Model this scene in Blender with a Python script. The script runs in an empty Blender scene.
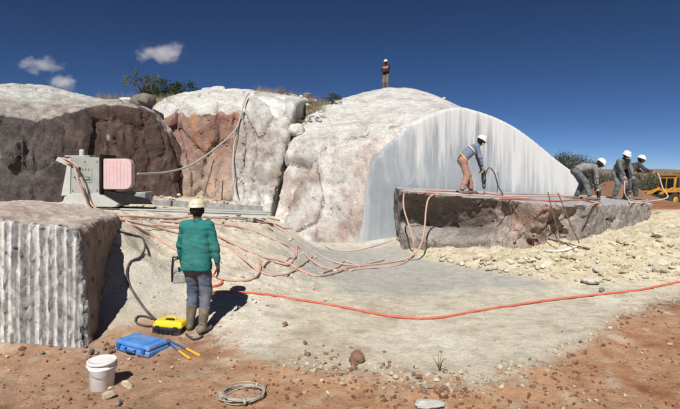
import bpy, bmesh, math, random
import numpy as np
from mathutils import Vector, Matrix
random.seed(7); rng = np.random.default_rng(11)
S = bpy.context.scene
COL = S.collection

# ------------------------------------------------------------------ camera, sky, sun, exposure
F = 480.0; CAMZ = 2.1; HX, HY = 340.0, 175.0          # focal length and horizon, in photo pixels
cam = bpy.data.cameras.new('camera'); camo = bpy.data.objects.new('camera', cam); COL.objects.link(camo)
cam.sensor_width = 36; cam.lens = 36 * F / 680; cam.shift_y = -(204.5 - HY) / 680
cam.clip_start = 0.1; cam.clip_end = 20000
camo.location = (0, 0, CAMZ); camo.rotation_euler = (math.radians(90), 0, 0)
S.camera = camo
SUN_EL = math.radians(47); SUN_DIR = Vector((0.20, 0.96, 0)).normalized()   # way the light travels on the ground
trav = Vector((SUN_DIR.x * math.cos(SUN_EL), SUN_DIR.y * math.cos(SUN_EL), -math.sin(SUN_EL)))
w = bpy.data.worlds.new('World'); S.world = w; w.use_nodes = True
wn = w.node_tree.nodes; wl = w.node_tree.links; wn.clear()
sky = wn.new('ShaderNodeTexSky'); sky.sky_type = 'NISHITA'; sky.sun_disc = False
sky.sun_elevation = SUN_EL; sky.sun_rotation = math.atan2(-SUN_DIR.x, -SUN_DIR.y)
sky.altitude = 8000; sky.air_density = 1.0; sky.dust_density = 0.0; sky.ozone_density = 3.0
hsv = wn.new('ShaderNodeHueSaturation'); hsv.inputs['Saturation'].default_value = 1.08
bg = wn.new('ShaderNodeBackground'); bg.inputs['Strength'].default_value = 0.062
wo = wn.new('ShaderNodeOutputWorld')
gam = wn.new('ShaderNodeGamma'); gam.inputs[1].default_value = 1.2
sc1 = wn.new('ShaderNodeVectorMath'); sc1.operation = 'SCALE'; sc1.inputs['Scale'].default_value = .085; sc2 = wn.new('ShaderNodeVectorMath'); sc2.operation = 'SCALE'; sc2.inputs['Scale'].default_value = 1 / .085
wl.new(sky.outputs[0], sc1.inputs[0]); wl.new(sc1.outputs[0], gam.inputs[0]); wl.new(gam.outputs[0], sc2.inputs[0]); wl.new(sc2.outputs[0], hsv.inputs['Color']); wl.new(hsv.outputs[0], bg.inputs[0]); wl.new(bg.outputs[0], wo.inputs[0])
sl = bpy.data.lights.new('sun', 'SUN'); sl.energy = 5.0; sl.angle = math.radians(0.53); sl.color = (1.0, 0.965, 0.92)
so = bpy.data.objects.new('sun', sl); COL.objects.link(so); so.location = (-6, -12, 20)
so.rotation_euler = trav.to_track_quat('-Z', 'Y').to_euler()
S.view_settings.view_transform = 'Standard'; S.view_settings.look = 'None'
S.view_settings.exposure = 0.25; S.view_settings.gamma = 1.0
S.cycles.max_bounces = 6; S.cycles.diffuse_bounces = 3; S.cycles.glossy_bounces = 2
S.cycles.transmission_bounces = 3; S.cycles.transparent_max_bounces = 8; S.cycles.volume_bounces = 1

# ------------------------------------------------------------------ helpers
def at(px, py, Y):
    """a point of the place seen at photo position (px, py) standing Y metres away"""
    return np.array(((px - HX) / F * Y, Y, CAMZ + (HY - py) / F * Y))
def lin(r, g, b):
    f = lambda c: c / 12.92 if c <= .04045 else ((c + .055) / 1.055) ** 2.4
    return np.array([f(r / 255), f(g / 255), f(b / 255)])
def sstep(a, b, x):
    t = np.clip((x - a) / (b - a), 0, 1); return t * t * (3 - 2 * t)
_perm = rng.permutation(256); _perm = np.concatenate([_perm, _perm, _perm])
_g = rng.normal(size=(256, 3)); _g /= np.linalg.norm(_g, axis=1)[:, None]; _g = _g.astype(np.float32)
def perlin(P):
    P = np.asarray(P, dtype=np.float32); fl = np.floor(P); I = fl.astype(np.int64) & 255; f = P - fl
    u = f * f * f * (f * (f * 6 - 15) + 10)
    out = 0; flat = len(P) > 0 and bool((P[:, 2] == P[0, 2]).all()) and f[0, 2] == 0
    for dx in (0, 1):
        wx = u[:, 0] if dx else 1 - u[:, 0]
        for dy in (0, 1):
            wy = u[:, 1] if dy else 1 - u[:, 1]
            for dz in ((0,) if flat else (0, 1)):
                wz = 1 if flat else (u[:, 2] if dz else 1 - u[:, 2])
                h = _perm[_perm[_perm[(I[:, 0] + dx) & 255] + ((I[:, 1] + dy) & 255)] + ((I[:, 2] + dz) & 255)]
                g = _g[h]
                out = out + wx * wy * wz * (g[:, 0] * (f[:, 0] - dx) + g[:, 1] * (f[:, 1] - dy) + g[:, 2] * (f[:, 2] - dz))
    return out * 1.5
def fbm(P, sc=1.0, octv=4, seed=0, gain=.5, ridge=False):
    P = np.asarray(P, dtype=np.float32) * sc; z0 = len(P) > 0 and bool((P[:, 2] == 0).all()); P = P + np.array((seed * 17.31, seed * 17.31, seed if z0 else seed * 17.31), np.float32)
    a, s, t = 1.0, 0, 0
    for o in range(octv):
        n = perlin(P)
        if ridge: n = 1 - 2 * np.abs(n)
        s = s + a * n; t += a; a *= gain; P = P * 2.03 + np.float32(5.7)
        if z0: P[:, 2] = seed + o + 1
    return s / t
def p3(x, y, z=0): return np.stack([np.ravel(x), np.ravel(y), np.broadcast_to(np.ravel(z), np.ravel(x).shape)], 1)
class RBF:
    """thin plate through control points (u, v, value)"""
    def __init__(s, pts, smooth=0.002):
        pts = np.array(pts, float); s.c = pts[:, :2]; n = len(pts)
        K = s._k(s.c); K += np.eye(n) * smooth
        Pm = np.hstack([np.ones((n, 1)), s.c]); A = np.block([[K, Pm], [Pm.T, np.zeros((3, 3))]])
        s.w = np.linalg.solve(A, np.concatenate([pts[:, 2], np.zeros(3)]))
    def _k(s, q):
        r2 = ((q[:, None, :] - s.c[None]) ** 2).sum(2); return .5 * r2 * np.log(r2 + 1e-9)
    def __call__(s, u, v):
        q = np.stack([np.ravel(u), np.ravel(v)], 1).astype(float); out = np.empty(len(q))
        for i in range(0, len(q), 60000):
            b = q[i:i + 60000]; out[i:i + 60000] = s._k(b) @ s.w[:-3] + s.w[-3] + b @ s.w[-2:]
        return out.reshape(np.shape(u))

class Grid2:
    """a thin plate sampled once on a grid, then looked up"""
    def __init__(s, f, lo, hi, h=.1):
        s.lo = np.array(lo, float); s.h = h; n = np.ceil((np.array(hi) - s.lo) / h).astype(int) + 2
        s.g = f(*np.meshgrid(s.lo[0] + h * np.arange(n[0]), s.lo[1] + h * np.arange(n[1]), indexing='ij'))
    def __call__(s, u, v):
        a = np.clip((u - s.lo[0]) / s.h, 0, s.g.shape[0] - 1.001); b = np.clip((v - s.lo[1]) / s.h, 0, s.g.shape[1] - 1.001)
        i = a.astype(int); j = b.astype(int); p = a - i; q = b - j; g = s.g
        return (g[i, j] * (1 - p) + g[i + 1, j] * p) * (1 - q) + (g[i, j + 1] * (1 - p) + g[i + 1, j + 1] * p) * q
def facets(P, sc, seed=0, tilt=.6):
    """blocky rock: every Voronoi cell gets its own height and tilt; also returns nearness to a crack"""
    P = np.asarray(P, np.float32) * sc + seed * 7.7; I = np.floor(P).astype(np.int64); d1 = np.full(len(P), 9., np.float32); d2 = d1.copy(); best = np.zeros(len(P), np.int64); off = np.zeros_like(P)
    for dx in (-1, 0, 1):
        for dy in (-1, 0, 1):
            for dz in (-1, 0, 1):
                h = _perm[_perm[_perm[(I[:, 0] + dx) & 255] + ((I[:, 1] + dy) & 255)] + ((I[:, 2] + dz) & 255)]
                q = P - (I + np.array([dx, dy, dz]) + .5 + .45 * _g[h]); d = np.einsum('ij,ij->i', q, q); m = d < d1
                d2 = np.where(m, d1, np.minimum(d2, d)); best = np.where(m, h, best); off = np.where(m[:, None], q, off); d1 = np.where(m, d, d1)
    g = _g[(best + 91) % 256]; return g[:, 0] + tilt * np.einsum('ij,ij->i', off, g), np.sqrt(d2) - np.sqrt(d1)
def surface_nets(vals, o, h):
    """mesh of the zero level of a grid of distances: vertices, quads"""
    ins = vals < 0; nx, ny, nz = vals.shape
    cs = np.zeros((nx - 1, ny - 1, nz - 1), np.int8)
    for i in (0, 1):
        for j in (0, 1):
            for k in (0, 1): cs += ins[i:nx - 1 + i, j:ny - 1 + j, k:nz - 1 + k]
    act = np.argwhere((cs > 0) & (cs < 8)); idx = -np.ones(cs.shape, np.int64); idx[tuple(act.T)] = np.arange(len(act))
    cr = {}
    for i in (0, 1):
        for j in (0, 1):
            for k in (0, 1): cr[(i, j, k)] = vals[act[:, 0] + i, act[:, 1] + j, act[:, 2] + k]
    acc = np.zeros((len(act), 3)); cnt = np.zeros(len(act))
    for a in cr:
        for ax in range(3):
            if a[ax]: continue
            b = list(a); b[ax] = 1; va, vb = cr[a], cr[tuple(b)]
            m = (va < 0) != (vb < 0); t = np.where(m, va / np.where(m, va - vb, 1), 0)
            p = np.tile(np.array(a, float), (len(act), 1)); p[:, ax] += t
            acc[m] += p[m]; cnt[m] += 1
    V = (act + acc / np.maximum(cnt, 1)[:, None]) * np.array(h) + np.array(o)
    Q = []
    for ax in range(3):
        s0 = [slice(None)] * 3; s1 = [slice(None)] * 3; s0[ax] = slice(0, -1); s1[ax] = slice(1, None)
        e = np.argwhere(ins[tuple(s0)] != ins[tuple(s1)]); b, c = (ax + 1) % 3, (ax + 2) % 3
        ok = (e[:, b] > 0) & (e[:, c] > 0) & (e[:, b] < vals.shape[b] - 1) & (e[:, c] < vals.shape[c] - 1); e = e[ok]
        def cell(db, dc):
            q = e.copy(); q[:, b] -= db; q[:, c] -= dc; return idx[tuple(q.T)]
        q = np.stack([cell(1, 1), cell(0, 1), cell(0, 0), cell(1, 0)], 1)
        fl = ~ins[tuple(e.T)]; q[fl] = q[fl][:, ::-1]; Q.append(q)
    return V, np.concatenate(Q)
def sdf_mesh(f, lo, hi, h, noise=None, band=.5, margin=.1):
    """coarse pass first, fine distances only near the surface"""
    h = np.array((h, h, h) if np.isscalar(h) else h, float); lo = np.array(lo, float); hi = np.array(hi, float)
    n = np.ceil((hi - lo) / h).astype(int) + 1; nc = (n + 3) // 4 + 1
    pts = lambda I: lo + I * h
    C = np.stack(np.meshgrid(*[np.arange(k) * 4 for k in nc], indexing='ij'), -1).reshape(-1, 3); vc = f(pts(C)).reshape(nc)
    ii = [np.minimum((np.arange(n[k]) + 2) // 4, nc[k] - 1) for k in range(3)]; v = vc[np.ix_(*ii)].copy()
    m = np.abs(v) < 2.1 * np.linalg.norm(h) * 1.05 + margin + (band if noise is not None else 0) * .6
    I = np.argwhere(m); out = np.empty(len(I))
    for i in range(0, len(I), 800000): out[i:i + 800000] = f(pts(I[i:i + 800000]))
    if noise is not None:
        q = np.abs(out) < band; out[q] += noise(pts(I[q]))
    v[tuple(I.T)] = out
    return surface_nets(v, lo, h)
def smax(a, b, k): hh = np.clip(.5 - .5 * (b - a) / k, 0, 1); return b * (1 - hh) + a * hh + k * hh * (1 - hh)
def smin(a, b, k): return -smax(-a, -b, k)
def seg(P, a, b, ra, rb=None):
    a = np.asarray(a, float); b = np.asarray(b, float); rb = ra if rb is None else rb
    d = b - a; t = np.clip((P - a) @ d / max(d @ d, 1e-9), 0, 1)
    return np.linalg.norm(P - a - t[:, None] * d, axis=1) - (ra + (rb - ra) * t)
def ell(P, c, r):
    r = np.asarray(r, float); q = (P - np.asarray(c)) / r; k = np.linalg.norm(q, axis=1); return (k - 1) * r.min()

def new_obj(name, me, mat=None, parent=None):
    o = bpy.data.objects.new(name, me); COL.objects.link(o)
    if mat is not None:
        for m in (mat if isinstance(mat, (list, tuple)) else [mat]):
            if m.name not in [x.name for x in me.materials if x]: me.materials.append(m)
    if parent is not None: o.parent = parent
    return o
def mesh_np(name, V, Fc, col=None, smooth=True, col2=None, mix=None):
    me = bpy.data.meshes.new(name); V = np.asarray(V, np.float32); Fc = np.asarray(Fc)
    me.vertices.add(len(V)); me.vertices.foreach_set('co', V.ravel())
    k = Fc.shape[1]; me.loops.add(Fc.size); me.loops.foreach_set('vertex_index', Fc.ravel().astype(np.int32))
    me.polygons.add(len(Fc)); me.polygons.foreach_set('loop_start', np.arange(0, Fc.size, k, dtype=np.int32))
    me.polygons.foreach_set('use_smooth', np.full(len(Fc), smooth))
    me.update(calc_edges=True); me.validate()
    if col is not None:
        ca = me.color_attributes.new('Col', 'FLOAT_COLOR', 'POINT')
        ca.data.foreach_set('color', np.hstack([np.clip(col, 0, 1), np.ones((len(col), 1))]).astype(np.float32).ravel())
    if col2 is not None:
        ca = me.color_attributes.new('Col2', 'FLOAT_COLOR', 'POINT')
        ca.data.foreach_set('color', np.hstack([np.clip(col2, 0, 1), np.ones((len(col2), 1))]).astype(np.float32).ravel())
    if mix is not None: me.attributes.new('Mix', 'FLOAT', 'POINT').data.foreach_set('value', np.asarray(mix, np.float32))
    return me
def tag(o, label=None, cat=None, group=None, kind=None):
    for k, v in (('label', label), ('category', cat), ('group', group), ('kind', kind)):
        if v: o[k] = v
    return o
def empty(name, loc=(0, 0, 0), rz=0, label=None, cat=None, group=None):
    o = bpy.data.objects.new(name, None); COL.objects.link(o); o.location = loc; o.rotation_euler = (0, 0, rz)
    o.empty_display_size = .1
    return tag(o, label, cat, group)
def vnormals(V, Q):
    n = np.cross(V[Q[:, 2]] - V[Q[:, 0]], V[Q[:, 3]] - V[Q[:, 1]]); N = np.zeros_like(V)
    for k in range(4): np.add.at(N, Q[:, k], n)
    return N / np.maximum(np.linalg.norm(N, axis=1)[:, None], 1e-9)

class MB:
    """collects simple shapes into one mesh"""
    def __init__(s): s.bm = bmesh.new()
    def box(s, c, size, rot=None, bev=0.0, taper=None):
        r = bmesh.ops.create_cube(s.bm, size=1)['verts']
        for v in r:
            v.co = Vector((v.co.x * size[0], v.co.y * size[1], v.co.z * size[2]))
            if taper and v.co.z > 0: v.co.x *= taper[0]; v.co.y *= taper[1]
        if bev:
            es = list({e for v in r for e in v.link_edges})
            g = bmesh.ops.bevel(s.bm, geom=es, offset=bev, segments=2, affect='EDGES', profile=.5)
            r = list({v for f in g['faces'] for v in f.verts} | {v for v in r if v.is_valid})
            fs = set(f for v in r for f in v.link_faces); r = list({v for f in fs for v in f.verts})
        M = Matrix.Translation(Vector(c)) @ (rot.to_4x4() if rot is not None else Matrix.Identity(4))
        for v in r: v.co = M @ v.co
        return s
    def tube(s, pts, r, n=8, cap=True):
        pts = [Vector(p) for p in pts]; rs = r if isinstance(r, (list, tuple)) else [r] * len(pts)
        rings = []; up = Vector((0, 0, 1)); prev = None
        for i, p in enumerate(pts):
            d = (pts[min(i + 1, len(pts) - 1)] - pts[max(i - 1, 0)]).normalized()
            if prev is None:
                a = d.orthogonal().normalized()
            else:
                a = (prev - d * prev.dot(d)).normalized()
            prev = a; b = d.cross(a)
            rings.append([s.bm.verts.new(p + (a * math.cos(t) + b * math.sin(t)) * rs[i]) for t in [2 * math.pi * k / n for k in range(n)]])
        for i in range(len(rings) - 1):
            for k in range(n): s.bm.faces.new((rings[i][k], rings[i][(k + 1) % n], rings[i + 1][(k + 1) % n], rings[i + 1][k])).smooth = True
        if cap:
            s.bm.faces.new(rings[0][::-1]); s.bm.faces.new(rings[-1])
        return s
    def lathe(s, prof, n=24, c=(0, 0, 0), rot=None, close=False):
        M = Matrix.Translation(Vector(c)) @ (rot.to_4x4() if rot is not None else Matrix.Identity(4))
        rings = []
        for (r, z) in prof:
            rings.append([s.bm.verts.new(M @ Vector((r * math.cos(2 * math.pi * k / n), r * math.sin(2 * math.pi * k / n), z))) for k in range(n)])
        for i in range(len(rings) - 1):
            for k in range(n): s.bm.faces.new((rings[i][k], rings[i][(k + 1) % n], rings[i + 1][(k + 1) % n], rings[i + 1][k])).smooth = True
        s.bm.faces.new(rings[0][::-1]); s.bm.faces.new(rings[-1])
        return s
    def prism(s, poly, d0, d1, M=None):
        """polygon in xz extruded along y from d0 to d1"""
        M = M or Matrix.Identity(4)
        a = [s.bm.verts.new(M @ Vector((x, d0, z))) for x, z in poly]; b = [s.bm.verts.new(M @ Vector((x, d1, z))) for x, z in poly]
        s.bm.faces.new(a); s.bm.faces.new(b[::-1]); n = len(poly)
        for k in range(n): s.bm.faces.new((a[k], b[k], b[(k + 1) % n], a[(k + 1) % n]))
        return s
    def build(s, name, mat, parent=None, bevel=0.0):
        bmesh.ops.recalc_face_normals(s.bm, faces=s.bm.faces)
        if bevel:
            es = [e for e in s.bm.edges if e.is_manifold and e.calc_face_angle(0) > .6]
            bmesh.ops.bevel(s.bm, geom=es, offset=bevel, segments=2, affect='EDGES', profile=.6, clamp_overlap=True)
        me = bpy.data.meshes.new(name); s.bm.to_mesh(me); s.bm.free()
        return new_obj(name, me, mat, parent)
def cat_rom(pts, step=.06):
    P = np.array(pts, float); P = np.vstack([2 * P[0] - P[1], P, 2 * P[-1] - P[-2]]); out = []
    for i in range(1, len(P) - 2):
        n = max(2, int(np.linalg.norm(P[i + 1] - P[i]) / step)); t = np.linspace(0, 1, n, endpoint=False)[:, None]
        a, b, c, d = P[i - 1], P[i], P[i + 1], P[i + 2]
        out.append(.5 * (2 * b + (c - a) * t + (2 * a - 5 * b + 4 * c - d) * t ** 2 + (3 * b - a - 3 * c + d) * t ** 3))
    out.append(P[-2][None]); return np.vstack(out)

# ------------------------------------------------------------------ materials
def nodemat(name):
    m = bpy.data.materials.new(name); m.use_nodes = True; nt = m.node_tree
    return m, nt, nt.nodes['Principled BSDF']
def N(nt, typ, **kw):
    n = nt.nodes.new(typ)
    for k, v in kw.items():
        if k in n.inputs: n.inputs[k].default_value = v
        else: setattr(n, k, v)
    return n
def mixc(nt, fac, a, b, mode='MIX'):
    m = nt.nodes.new('ShaderNodeMix'); m.data_type = 'RGBA'; m.blend_type = mode; m.clamp_result = False
    for i, v in ((0, fac), (6, a), (7, b)):
        if hasattr(v, 'links'): nt.links.new(v, m.inputs[i])
        elif i == 0: m.inputs[0].default_value = v
        else: m.inputs[i].default_value = (*v[:3], 1)
    return m.outputs[2]
def ramp(nt, src, stops):
    r = nt.nodes.new('ShaderNodeValToRGB'); nt.links.new(src, r.inputs[0]); e = r.color_ramp.elements
    while len(e) < len(stops): e.new(.5)
    for k, (p, v) in enumerate(stops):
        e[k].position = p; e[k].color = (v, v, v, 1) if np.isscalar(v) else (*v, 1)
    return r.outputs[0]
def coords(nt, scale=(1, 1, 1), kind='Object'):
    t = nt.nodes.new('ShaderNodeTexCoord'); mp = nt.nodes.new('ShaderNodeMapping'); mp.inputs['Scale'].default_value = scale
    nt.links.new(t.outputs[kind], mp.inputs[0]); return mp.outputs[0]
def noise(nt, vec, scale, detail=5, rough=.6, dist=0.0):
    n = N(nt, 'ShaderNodeTexNoise', Scale=scale, Detail=detail, Roughness=rough, Distortion=dist); nt.links.new(vec, n.inputs['Vector']); return n.outputs[0]
def bump(nt, bsdf, hs):
    prev = None
    for h, st, d in hs:
        b = N(nt, 'ShaderNodeBump', Strength=st, Distance=d); nt.links.new(h, b.inputs['Height'])
        if prev: nt.links.new(prev, b.inputs['Normal'])
        prev = b.outputs[0]
    nt.links.new(prev, bsdf.inputs['Normal'])
def rock_mat(name, fine=22, amp=.35, bstr=.8, rough=.92, bd=.03, cracks=0, two=0.0, sawn=False):
    """colour from the mesh's own patches, broken up by mineral grain"""
    m, nt, b = nodemat(name); v = coords(nt)
    a = N(nt, 'ShaderNodeAttribute', attribute_name='Col')
    n1 = noise(nt, v, fine, 8, .7); n2 = noise(nt, v, fine * .22, 5, .62); n3 = noise(nt, v, fine * 6, 3, .7)
    g = ramp(nt, n1, [(.25, 1 - amp), (.5, 1.0), (.75, 1 + amp * .7)])
    g2 = ramp(nt, n2, [(.3, 1 - amp * .6), (.7, 1 + amp * .35)])
    g3 = ramp(nt, n3, [(.3, 1 - amp * .5), (.7, 1 + amp * .4)])
    base = a.outputs[0]
    if two:      # two kinds of surface that meet along a ragged line
        a2 = N(nt, 'ShaderNodeAttribute', attribute_name='Col2'); mk = N(nt, 'ShaderNodeAttribute', attribute_name='Mix')
        q = N(nt, 'ShaderNodeMath', operation='MULTIPLY_ADD'); nt.links.new(n1, q.inputs[0]); q.inputs[1].default_value = two; nt.links.new(mk.outputs['Fac'], q.inputs[2])
        q2 = N(nt, 'ShaderNodeMath', operation='MULTIPLY_ADD'); nt.links.new(n2, q2.inputs[0]); q2.inputs[1].default_value = two; nt.links.new(q.outputs[0], q2.inputs[2])
        mr = N(nt, 'ShaderNodeMapRange'); nt.links.new(q2.outputs[0], mr.inputs[0]); mr.inputs[1].default_value = .36 + two; mr.inputs[2].default_value = .64 + two; base = mixc(nt, mr.outputs[0], base, a2.outputs[0])
    c = mixc(nt, 1, base, g, 'MULTIPLY'); c = mixc(nt, 1, c, g2, 'MULTIPLY'); c = mixc(nt, 1, c, g3, 'MULTIPLY')
    hs = [(n2, bstr * .7, bd * 1.6), (n1, bstr, bd), (n3, bstr * .7, bd * .3)]
    if cracks:
        dv = N(nt, 'ShaderNodeVectorMath', operation='MULTIPLY_ADD'); nz = N(nt, 'ShaderNodeTexNoise', Scale=1.7, Detail=5.0); nt.links.new(v, nz.inputs['Vector'])
        nt.links.new(nz.outputs[1], dv.inputs[0]); dv.inputs[1].default_value = (.9, .9, .9); nt.links.new(v, dv.inputs[2])
        vo = N(nt, 'ShaderNodeTexVoronoi', feature='DISTANCE_TO_EDGE', Scale=cracks); nt.links.new(dv.outputs[0], vo.inputs['Vector'])
        cr = ramp(nt, vo.outputs[0], [(0.0, .66), (.03, 1.0)]); gate = ramp(nt, n2, [(.50, 0.0), (.62, 1.0)])
        c = mixc(nt, gate, c, mixc(nt, 1, c, cr, 'MULTIPLY')); hs.append((cr, .35, bd))
    nt.links.new(c, b.inputs['Base Color']); b.inputs['Roughness'].default_value = rough
    b.inputs['Specular IOR Level'].default_value = .25
    bump(nt, b, hs); return m
def plain_mat(name, col, rough=.6, metal=0, dirt=None, dirt_amt=.4, scale=9, spec=.4, bstr=.15):
    m, nt, b = nodemat(name); v = coords(nt)
    n1 = noise(nt, v, scale, 6, .65); n2 = noise(nt, v, scale * 9, 3, .6)
    c = mixc(nt, ramp(nt, n2, [(.3, .25), (.7, 0.0)]), col, np.array(col) * .72)
    if dirt is not None: c = mixc(nt, ramp(nt, n1, [(.38, 0.0), (.38 + .34, dirt_amt)]), c, dirt)
    nt.links.new(c, b.inputs['Base Color']); b.inputs['Roughness'].default_value = rough; b.inputs['Metallic'].default_value = metal
    b.inputs['Specular IOR Level'].default_value = spec
    bump(nt, b, [(n2, bstr, .004)]); return m
DUST = lin(205, 198, 182)
M = {}
M['rock'] = rock_mat('rock', 17, .38, .75, cracks=.9)
M['red_rock'] = rock_mat('red_rock', 15, .40, .8, cracks=1.0, two=.9)
M['dark_rock'] = rock_mat('dark_rock', 13, .48, 1.0, bd=.05, two=.8)
M['ground'] = rock_mat('ground', 24, .30, .95, .97, .024, two=1.1)
M['pebble'] = rock_mat('pebble', 30, .3, .4, .97, .01)
M['stone'] = None
def alb(r, g, b, k=.78): return lin(r, g, b) * k
def blend(c, m, col): return c * (1 - m[:, None]) + np.asarray(col)[None] * m[:, None]
# ------------------------------------------------------------------ ground
gp = [(-5.5, 6, 0), (-3.2, 6.4, .03), (-2, 4, 0), (0, 4, 0), (3, 4, 0), (6, 5, 0), (-6, 3, 0), (0, 0, 0), (-6, 0, 0), (6, 0, 0), (0, -4, 0),
      (-1.82, 6.4, 0), (-3.05, 6.75, .16), (-3.2, 7.3, .48), (-3.4, 7.9, .85), (-3.7, 8.6, 1.12), (-2.5, 7.4, .26), (0, 7, 0), (2, 7.2, 0), (4, 7, 0), (7, 7.2, .05), (10, 6, .1), (10, 10, .4), (12, 14, .7), (-9, 7, .9), (-9, 10, 1.3), (-4.5, 10, 1.22),
      (-5, 8.6, 1.25), (-10, 14, 1.3), (-8, 14, 1.2), (-6, 15.5, 1.3), (-4, 14.5, 1.05), (-3, 15.3, .95), (-5, 13, 1.12), (-3.2, 12.6, .98), (-2, 13.8, .75), (-2.2, 12.4, .85),
      (2.5, 13.5, .15), (3, 15, .3), (6, 14, .4), (8.2, 16, .6), (9.5, 17, .65), (-1.2, 15, .4), (0, 15, .2)]
gp += [tuple(at(*q)[[0, 1, 2]]) for q in [(100, 216, 9.6), (140, 250, 8.5), (150, 240, 9), (220, 220, 11.5), (220, 245, 9.5), (220, 270, 8.3), (220, 300, 7.3),
      (262, 240, 10.6), (300, 262, 10), (300, 290, 8.4), (340, 270, 10.3), (400, 270, 10.6), (400, 250, 13), (310, 246, 13.6), (440, 262, 11.3), (470, 251, 11.8), (553, 250, 11.2),
      (480, 270, 10.3), (560, 284, 9.3), (600, 266, 10.2), (600, 245, 11.5), (655, 228, 13.3), (680, 240, 11.6), (680, 286, 9), (678, 214, 16), (640, 300, 8.1)]]
GR = RBF(gp, .01)
def ground_base(x, y):
    x = np.asarray(x, float); y = np.asarray(y, float)
    near = GR(np.clip(x, -10, 12), np.clip(y, -4, 17.5))
    # beyond the working floor: a natural rise on the left, a falling plain on the right
    hill = 3.5 + 2.0 * sstep(16.6, 21.5, y) - 6.5 * sstep(30, 90, y)
    plain = np.where(y < 22, .8, .8 - .08 * (np.minimum(y, 60) - 22)) - 4 * sstep(60, 600, y)
    side = sstep(2.2, -1.0, x + .12 * (y - 17))
    far = plain * (1 - side) + hill * side
    rec = sstep(-3.0, -3.6, x) * sstep(-12, -11, x); y0 = 16.0 + 2.0 * rec
    k = sstep(y0, y0 + 2.0 - .6 * rec, y); z = near * (1 - k) + far * k
    # ring of plain a long way out on every side
    r = np.hypot(x, y - 10); k = sstep(40, 160, r) * (1 - sstep(14, 40, y) * .0); z = z * (1 - k) + (-4.5) * k
    P = p3(x, y, 0).reshape(-1, 3)
    hf = (fbm(P, 1 / 900, 4, 3).reshape(x.shape) * .5 + .35) * 95 * sstep(1100, 3600, r)
    mh = .5 * sstep(90, 30, r) * sstep(19, 24, y) * sstep(5.5, 7.5, x) * (.0 + .8 * fbm(P, 1 / 6., 3, 9).reshape(x.shape))
    heap = 1.7 * np.exp(-((x - 16.9) / 1.9) ** 2 - ((y - 30) / 2.4) ** 2) + .5 * np.exp(-((x - 18.8) / 1.2) ** 2 - ((y - 31) / 2) ** 2) + .1 * np.exp(-((x - 14.3) / 2.2) ** 2 - ((y - 20) / 1.2) ** 2)
    return z + np.maximum(hf, 0) + mh + heap * (1 + .5 * fbm(P, .7, 4, 8).reshape(x.shape))
SPX = [1.5, 2.0, 2.5, 3.3, 4.2, 6, 9]; SPY = [12.6, 11.7, 10.8, 9.9, 9.3, 9.0, 8.9]      # toe of the cream spoil bank below the slab
def soil_edge(x, y):
    """>0 where red soil is bare, <0 under the pale stone dust"""
    P = p3(x, y); n = fbm(P, .55, 4, 21) * 1.3 + fbm(P, 2.4, 5, 22, .6) * .7
    xs = [-6, -4, -3.3, -2.6, -1.8, -1.2, -.4, 0.5, 1.4, 2.2, 3.0, 4.0, 5.2, 6.5, 9]
    ys = [5.9, 6.15, 6.6, 6.85, 6.6, 5.95, 5.15, 4.9, 4.75, 5.0, 5.7, 6.9, 8.0, 8.7, 8.9]
    return np.interp(np.ravel(x), xs, ys) - np.ravel(y) + n * .42
def ground_z(x, y, fine=True):
    x = np.asarray(x, float); y = np.asarray(y, float); z = ground_base(x, y)
    P = p3(x, y); sh = x.shape
    e = soil_edge(x, y).reshape(sh); loc = sstep(60, 25, np.hypot(x, y))
    lum = np.exp(-((e - .05) / .32) ** 2) * sstep(-1.5, 0, x) * sstep(8.5, 6.0, y)         # lumpy bank where the dust sheet ends
    z = z + lum * (.045 + .10 * np.maximum(fbm(P, 2.6, 4, 31).reshape(sh), -.2)) * loc
    spoil = sstep(-.1, .9, y - np.interp(x, SPX, SPY)) * sstep(1.5, 2.3, x) * sstep(20, 15, y)
    z = z + spoil * (.05 + .20 * fbm(P, 1.6, 5, 33, .66).reshape(sh) + .05 * np.abs(fbm(P, 4.5, 3, 38).reshape(sh))) * loc
    slope = sstep(.0, -1.2, x) * sstep(7.2, 8.5, y) * sstep(20, 14, y)
    z = z + slope * .17 * fbm(P, 1.2, 5, 34, .66).reshape(sh) * loc
    red = sstep(-.1, .5, e)
    z = z + (.022 + .035 * red) * fbm(P, 1.9, 6, 35, .6).reshape(sh) * loc + .05 * fbm(P, .5, 3, 36).reshape(sh) * loc
    if fine: z = z + (.014 + .02 * red + .028 * spoil + .016 * slope) * fbm(P, 8, 4, 37, .7).reshape(sh) * sstep(25, 12, np.hypot(x, y))
    return z
GL = None
def gzs(x, y):
    """ground height from the sampled floor where there is one"""
    global GL
    if GL is None: GL = Grid2(ground_z, (-10, 3), (13, 18), .05)
    x = np.asarray(x, float); y = np.asarray(y, float)
    if ((x > -9.9) & (x < 12.9) & (y > 3.1) & (y < 17.9)).all(): return GL(x, y)
    return ground_z(x, y)
def gz(x, y): return float(gzs(np.array([x]), np.array([y]))[0])
def ray_ground(px, py, lift=0.0):
    """where the line of sight through a photo position meets the ground"""
    Y = np.arange(3.2, 17.8, .015); x = (px - HX) / F * Y; z = CAMZ + (HY - py) / F * Y
    g = GL(x, Y) if GL is not None else gzs(x[:1], Y[:1]) * 0 + GL(x, Y); i = int(np.argmax(z < g)) if (z < g).any() else len(Y) - 1
    return np.array((x[i], Y[i], g[i] + lift))
def geo(a, b, s, k=1.12):
    out = [a]; 
    while out[-1] < b: out.append(out[-1] + s); s *= k
    return out
xs = np.array([-v for v in geo(9.2, 4500, .08)][::-1] + list(np.arange(-9.15, 11.5, .05)) + geo(11.5, 4500, .08))
ys = np.array([-v for v in geo(-3.4, 3000, .12)][::-1] + list(np.arange(3.45, 16.4, .045)) + geo(16.4, 7000, .06, 1.07))
GX, GY = np.meshgrid(xs, ys, indexing='ij'); GZ = ground_z(GX, GY)
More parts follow.
